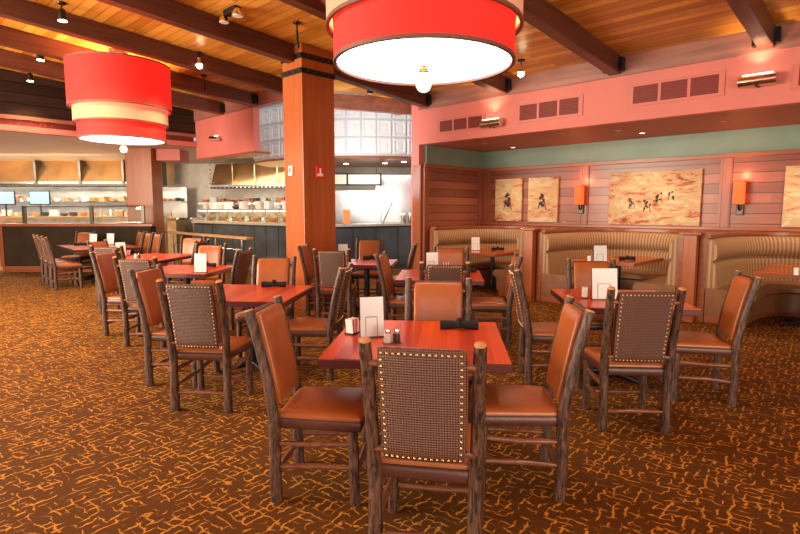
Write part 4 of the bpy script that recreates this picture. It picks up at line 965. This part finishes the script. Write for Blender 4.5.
# ------------------------------------------------------------------ tabletop things
ZT = .761
def card(x, y, rz, label, w=.15, h=.24):
    o = empty('menu_card_stand', (x, y, ZT), rz, label, 'menu card', 'white menu cards')
    MB().box2((-w / 2, -.03, 0), (w / 2, .03, .008)).build('foot', 'steel_dark', o)
    tilt = .12; a_ = w / 2; t0, t1 = -.022, -.022 + h * tilt
    cd = MB().add([(-a_, t0, .008), (a_, t0, .008), (a_, t1, h), (-a_, t1, h), (-a_, t0 + .005, .008), (a_, t0 + .005, .008), (a_, t1 + .005, h), (-a_, t1 + .005, h)],
             [(0, 1, 2, 3), (5, 4, 7, 6), (0, 4, 5, 1), (1, 5, 6, 2), (2, 6, 7, 3), (3, 7, 4, 0)]).build('card', 'card_white', o)
    ln = MB(); zz = lambda z: t0 - .0015 + (z - .008) * (t1 - t0) / (h - .008)
    for (x0, x1, z0, z1) in [(-.30, -.275, .02, .50), (.20, .225, .02, .50), (-.30, .225, .49, .505)]:
        x0, x1, z0, z1 = x0 * w, x1 * w, z0 * h + .008, z1 * h
        ln.add([(x0, zz(z0), z0), (x1, zz(z0), z0), (x1, zz(z1), z1), (x0, zz(z1), z1)], [(0, 1, 2, 3)])
    ln.build('printed_frame', 'card_ink', cd)
    MB().tube([(-a_ - .003, .01, 0), (-a_ - .003, t1 + .008, h + .003), (a_ + .003, t1 + .008, h + .003), (a_ + .003, .01, 0)], .003, 6).build('wire_frame', 'black_metal', o)
    return o
def caddy(x, y, rz, label):
    o = empty('sugar_caddy', (x, y, ZT), rz, label, 'sugar caddy', 'sugar caddies')
    MB().box2((-.04, -.03, 0), (.04, .03, .01)).build('tray', 'black_metal', o)
    for k in range(5):
        MB().box((-.028 + .014 * k, 0, .055), (.008, .05, .09), ry=R(-8 + 4 * k)).build('packet', 'white' if k % 2 == 0 else 'paper_red', o)
    return o
def shakers(x, y, rz, label):
    o = empty('shaker_set', (x, y, ZT), rz, label, 'shakers', 'shaker sets')
    for k, sx in enumerate((-.028, .028)):
        g = MB().lathe([(.02, 0), (.023, .01), (.021, .06), (.014, .065)], (sx, 0, 0), 12).build('jar', 'pale_goods' if k == 0 else 'dark_goods', o, smooth=True)
        MB().lathe([(.021, .06), (.021, .075), (.008, .083)], (sx, 0, 0), 12).build('lid', 'chrome', g, smooth=True)
    MB().box2((-.055, -.028, -.0), (.055, .028, .004)).build('tray', 'steel_dark', o)
    return o
def napkin(x, y, rz, label, s=1):
    o = empty('napkin_roll', (x, y, ZT), rz, label, 'napkin', 'dark napkin rolls')
    MB().tube([(-.125 * s, 0, .028), (-.05 * s, .004, .026), (0, 0, .03), (.06 * s, -.004, .027), (.125 * s, 0, .028)], [.030, .028, .024, .028, .030], 10, rough=.15, seed=x, rings=14).build('roll', 'napkin', o, smooth=True)
    MB().tube([(.0, -.026, .02), (-.012, -.02, .05), (0, 0, .062), (.012, .02, .05), (.0, .026, .02)], [.012, .016, .02, .016, .012], 8, rough=.2, seed=y, rings=10).build('knot', 'napkin', o, smooth=True)
    return o
def at(px, py, z=.76): return gp(px, py, z)
q = at(372, 337); card(q.x, q.y, R(14), 'tall white card standing on the nearest table', .145, .25)
q = at(352, 334); caddy(q.x, q.y, R(60), 'small caddy of sugar packets left of the white card on the nearest table')
q = at(392, 343); shakers(q.x, q.y, R(10), 'pair of small shakers right of the white card on the nearest table')
q = at(459, 329); napkin(q.x, q.y, R(-3), 'black rolled napkin on the nearest table')
q = at(274, 287); napkin(q.x, q.y, R(0), 'black rolled napkin on the second table at left')
q = at(201, 280) if False else at(201, 272.5); card(q.x, q.y, R(0), 'white card standing on the third table at left')
q = at(207, 267); napkin(q.x, q.y, R(8), 'black rolled napkin on the third table at left')
q = at(121, 256.5); card(q.x, q.y, R(40), 'narrow white card standing on the fourth table at left')
q = at(137.5, 258.5); shakers(q.x, q.y, 0, 'pair of small shakers on the fourth table at left')
q = at(128, 256); caddy(q.x, q.y, R(20), 'small caddy beside the white card on the fourth table at left')
q = at(343, 259); card(q.x, q.y, 0, 'white card on the table before the pillar, above the woven-back chair')
q = at(371, 259.5); napkin(q.x, q.y, R(10), 'black rolled napkin on the table before the pillar')
q = at(432, 271); card(q.x, q.y, R(5), 'white card on the table behind the nearest table')
q = at(466, 272.5); napkin(q.x, q.y, R(-4), 'black rolled napkin on the table behind the nearest table')
q = at(446, 270); caddy(q.x, q.y, R(-4), 'small sugar caddy beside the card on the table behind the nearest table')
q = at(604, 299.5); card(q.x, q.y, R(0), 'tall white card standing on the right-hand table', .22, .275)
q = at(584.5, 298); caddy(q.x, q.y, R(70), 'caddy of paper packets left of the card on the right-hand table')
q = bt[0] + Vector((-.33, .05, 0)); card(q.x, q.y, 0, 'small white card on the table in the leftmost booth', .16, .26)
q = bt[0] + Vector((.12, .12, 0)); napkin(q.x, q.y, R(10), 'dark rolled napkin on the table in the leftmost booth')
q = at(600, 263); card(q.x, q.y, 0, 'white card on the table in the middle booth', .19, .26)
q = at(590, 262.5); caddy(q.x, q.y, R(40), 'caddy of packets left of the card in the middle booth')
q = at(627, 260); napkin(q.x, q.y, R(0), 'dark rolled napkin on the table in the middle booth')
q = at(797, 276); caddy(q.x, q.y, R(30), 'caddy of packets at the right edge on the table in the right booth')
for i, f_ in enumerate((.0, .35)):
    q = LT + e1v * .45 + nv * f_; card(q.x, q.y, R(-12), ['cream card on the long banquet table, left of two', 'cream card on the long banquet table, right of two'][i], .19, .25)
q = LT + e1v * .5 - nv * .25; napkin(q.x, q.y, R(20), 'dark rolled napkin on the long banquet table')

# ------------------------------------------------------------------ camera, world, lights
cam = bpy.data.cameras.new('camera'); cam.sensor_width = 36; cam.lens = F / 800 * 36
co = bpy.data.objects.new('camera', cam); C.objects.link(co); co.location = (0, 0, H); co.rotation_euler = (PI / 2 - PITCH, 0, 0); bpy.context.scene.camera = co
w = bpy.data.worlds.new('world'); bpy.context.scene.world = w; w.use_nodes = True
bg = w.node_tree.nodes['Background']; bg.inputs[0].default_value = (1.0, .93, .86, 1); bg.inputs[1].default_value = .5
def area(loc, size, energy, c, aim, sy=None):
    l = bpy.data.lights.new('area_light', 'AREA'); l.energy = energy; l.color = c; l.size = size
    if sy: l.shape = 'RECTANGLE'; l.size_y = sy
    o = bpy.data.objects.new('area_light', l); C.objects.link(o); o.location = loc; o.rotation_euler = (Vector(aim) - Vector(loc)).to_track_quat('-Z', 'Y').to_euler(); return o
# window daylight from left and behind the camera, plus added ceiling uplights
area((-9.0, 4.0, 2.6), 5.0, 950, (1, .86, .66), (-3.0, 6.5, 0), 2.2)
area((-9.5, 1.0, .9), 6.0, 520, (1, .80, .55), (-1, 6, 4.4), 1.6)  # added low uplight to brighten the plank ceiling from the left
area((3.5, -3.5, .9), 6.0, 300, (1, .80, .55), (2.5, 5, 4.4), 1.6)  # second added ceiling uplight, behind the camera
area((1.5, -3.5, 2.0), 6.0, 90, (1, .95, .9), (0, 5, 1.2), 2.2)
# kitchen lighting, and an added fill for the tin drum
area((-11, 15.2, 3.05), 5, 500, (1, .86, .66), (-11, 16.4, 0), 1.0)
area((-4.2, 15.8, 2.75), 3.0, 45, (1, .9, .75), (-4.2, 16.8, 0), .8)
area((-.4, 14.6, 2.7), 1.6, 16, (.9, .95, 1.0), (-.4, 15.2, 0), .8)
area((-1.2, 10.6, 2.2), .8, 45, (.9, .95, 1), (-.9, 13.2, 3.4), .8)  # added fill with no fixture, aimed at the drum to lift its brightness
# booth downlights
for u in (-5.9, -3.4, -1.0, 1.2):
    q = rw(u, D0 + 1.2); l = bpy.data.lights.new('booth_spot', 'SPOT'); l.energy = 80; l.color = (1, .74, .48); l.spot_size = R(130); l.spot_blend = .9; l.shadow_soft_size = .08
    lo = bpy.data.objects.new('booth_spot', l); C.objects.link(lo); lo.location = (q.x, q.y, ZS - .06)
sc = bpy.context.scene
sc.view_settings.view_transform = 'Standard'; sc.view_settings.look = 'None'; sc.view_settings.gamma = 1; sc.view_settings.exposure = .26
sc.view_settings.use_curve_mapping = False
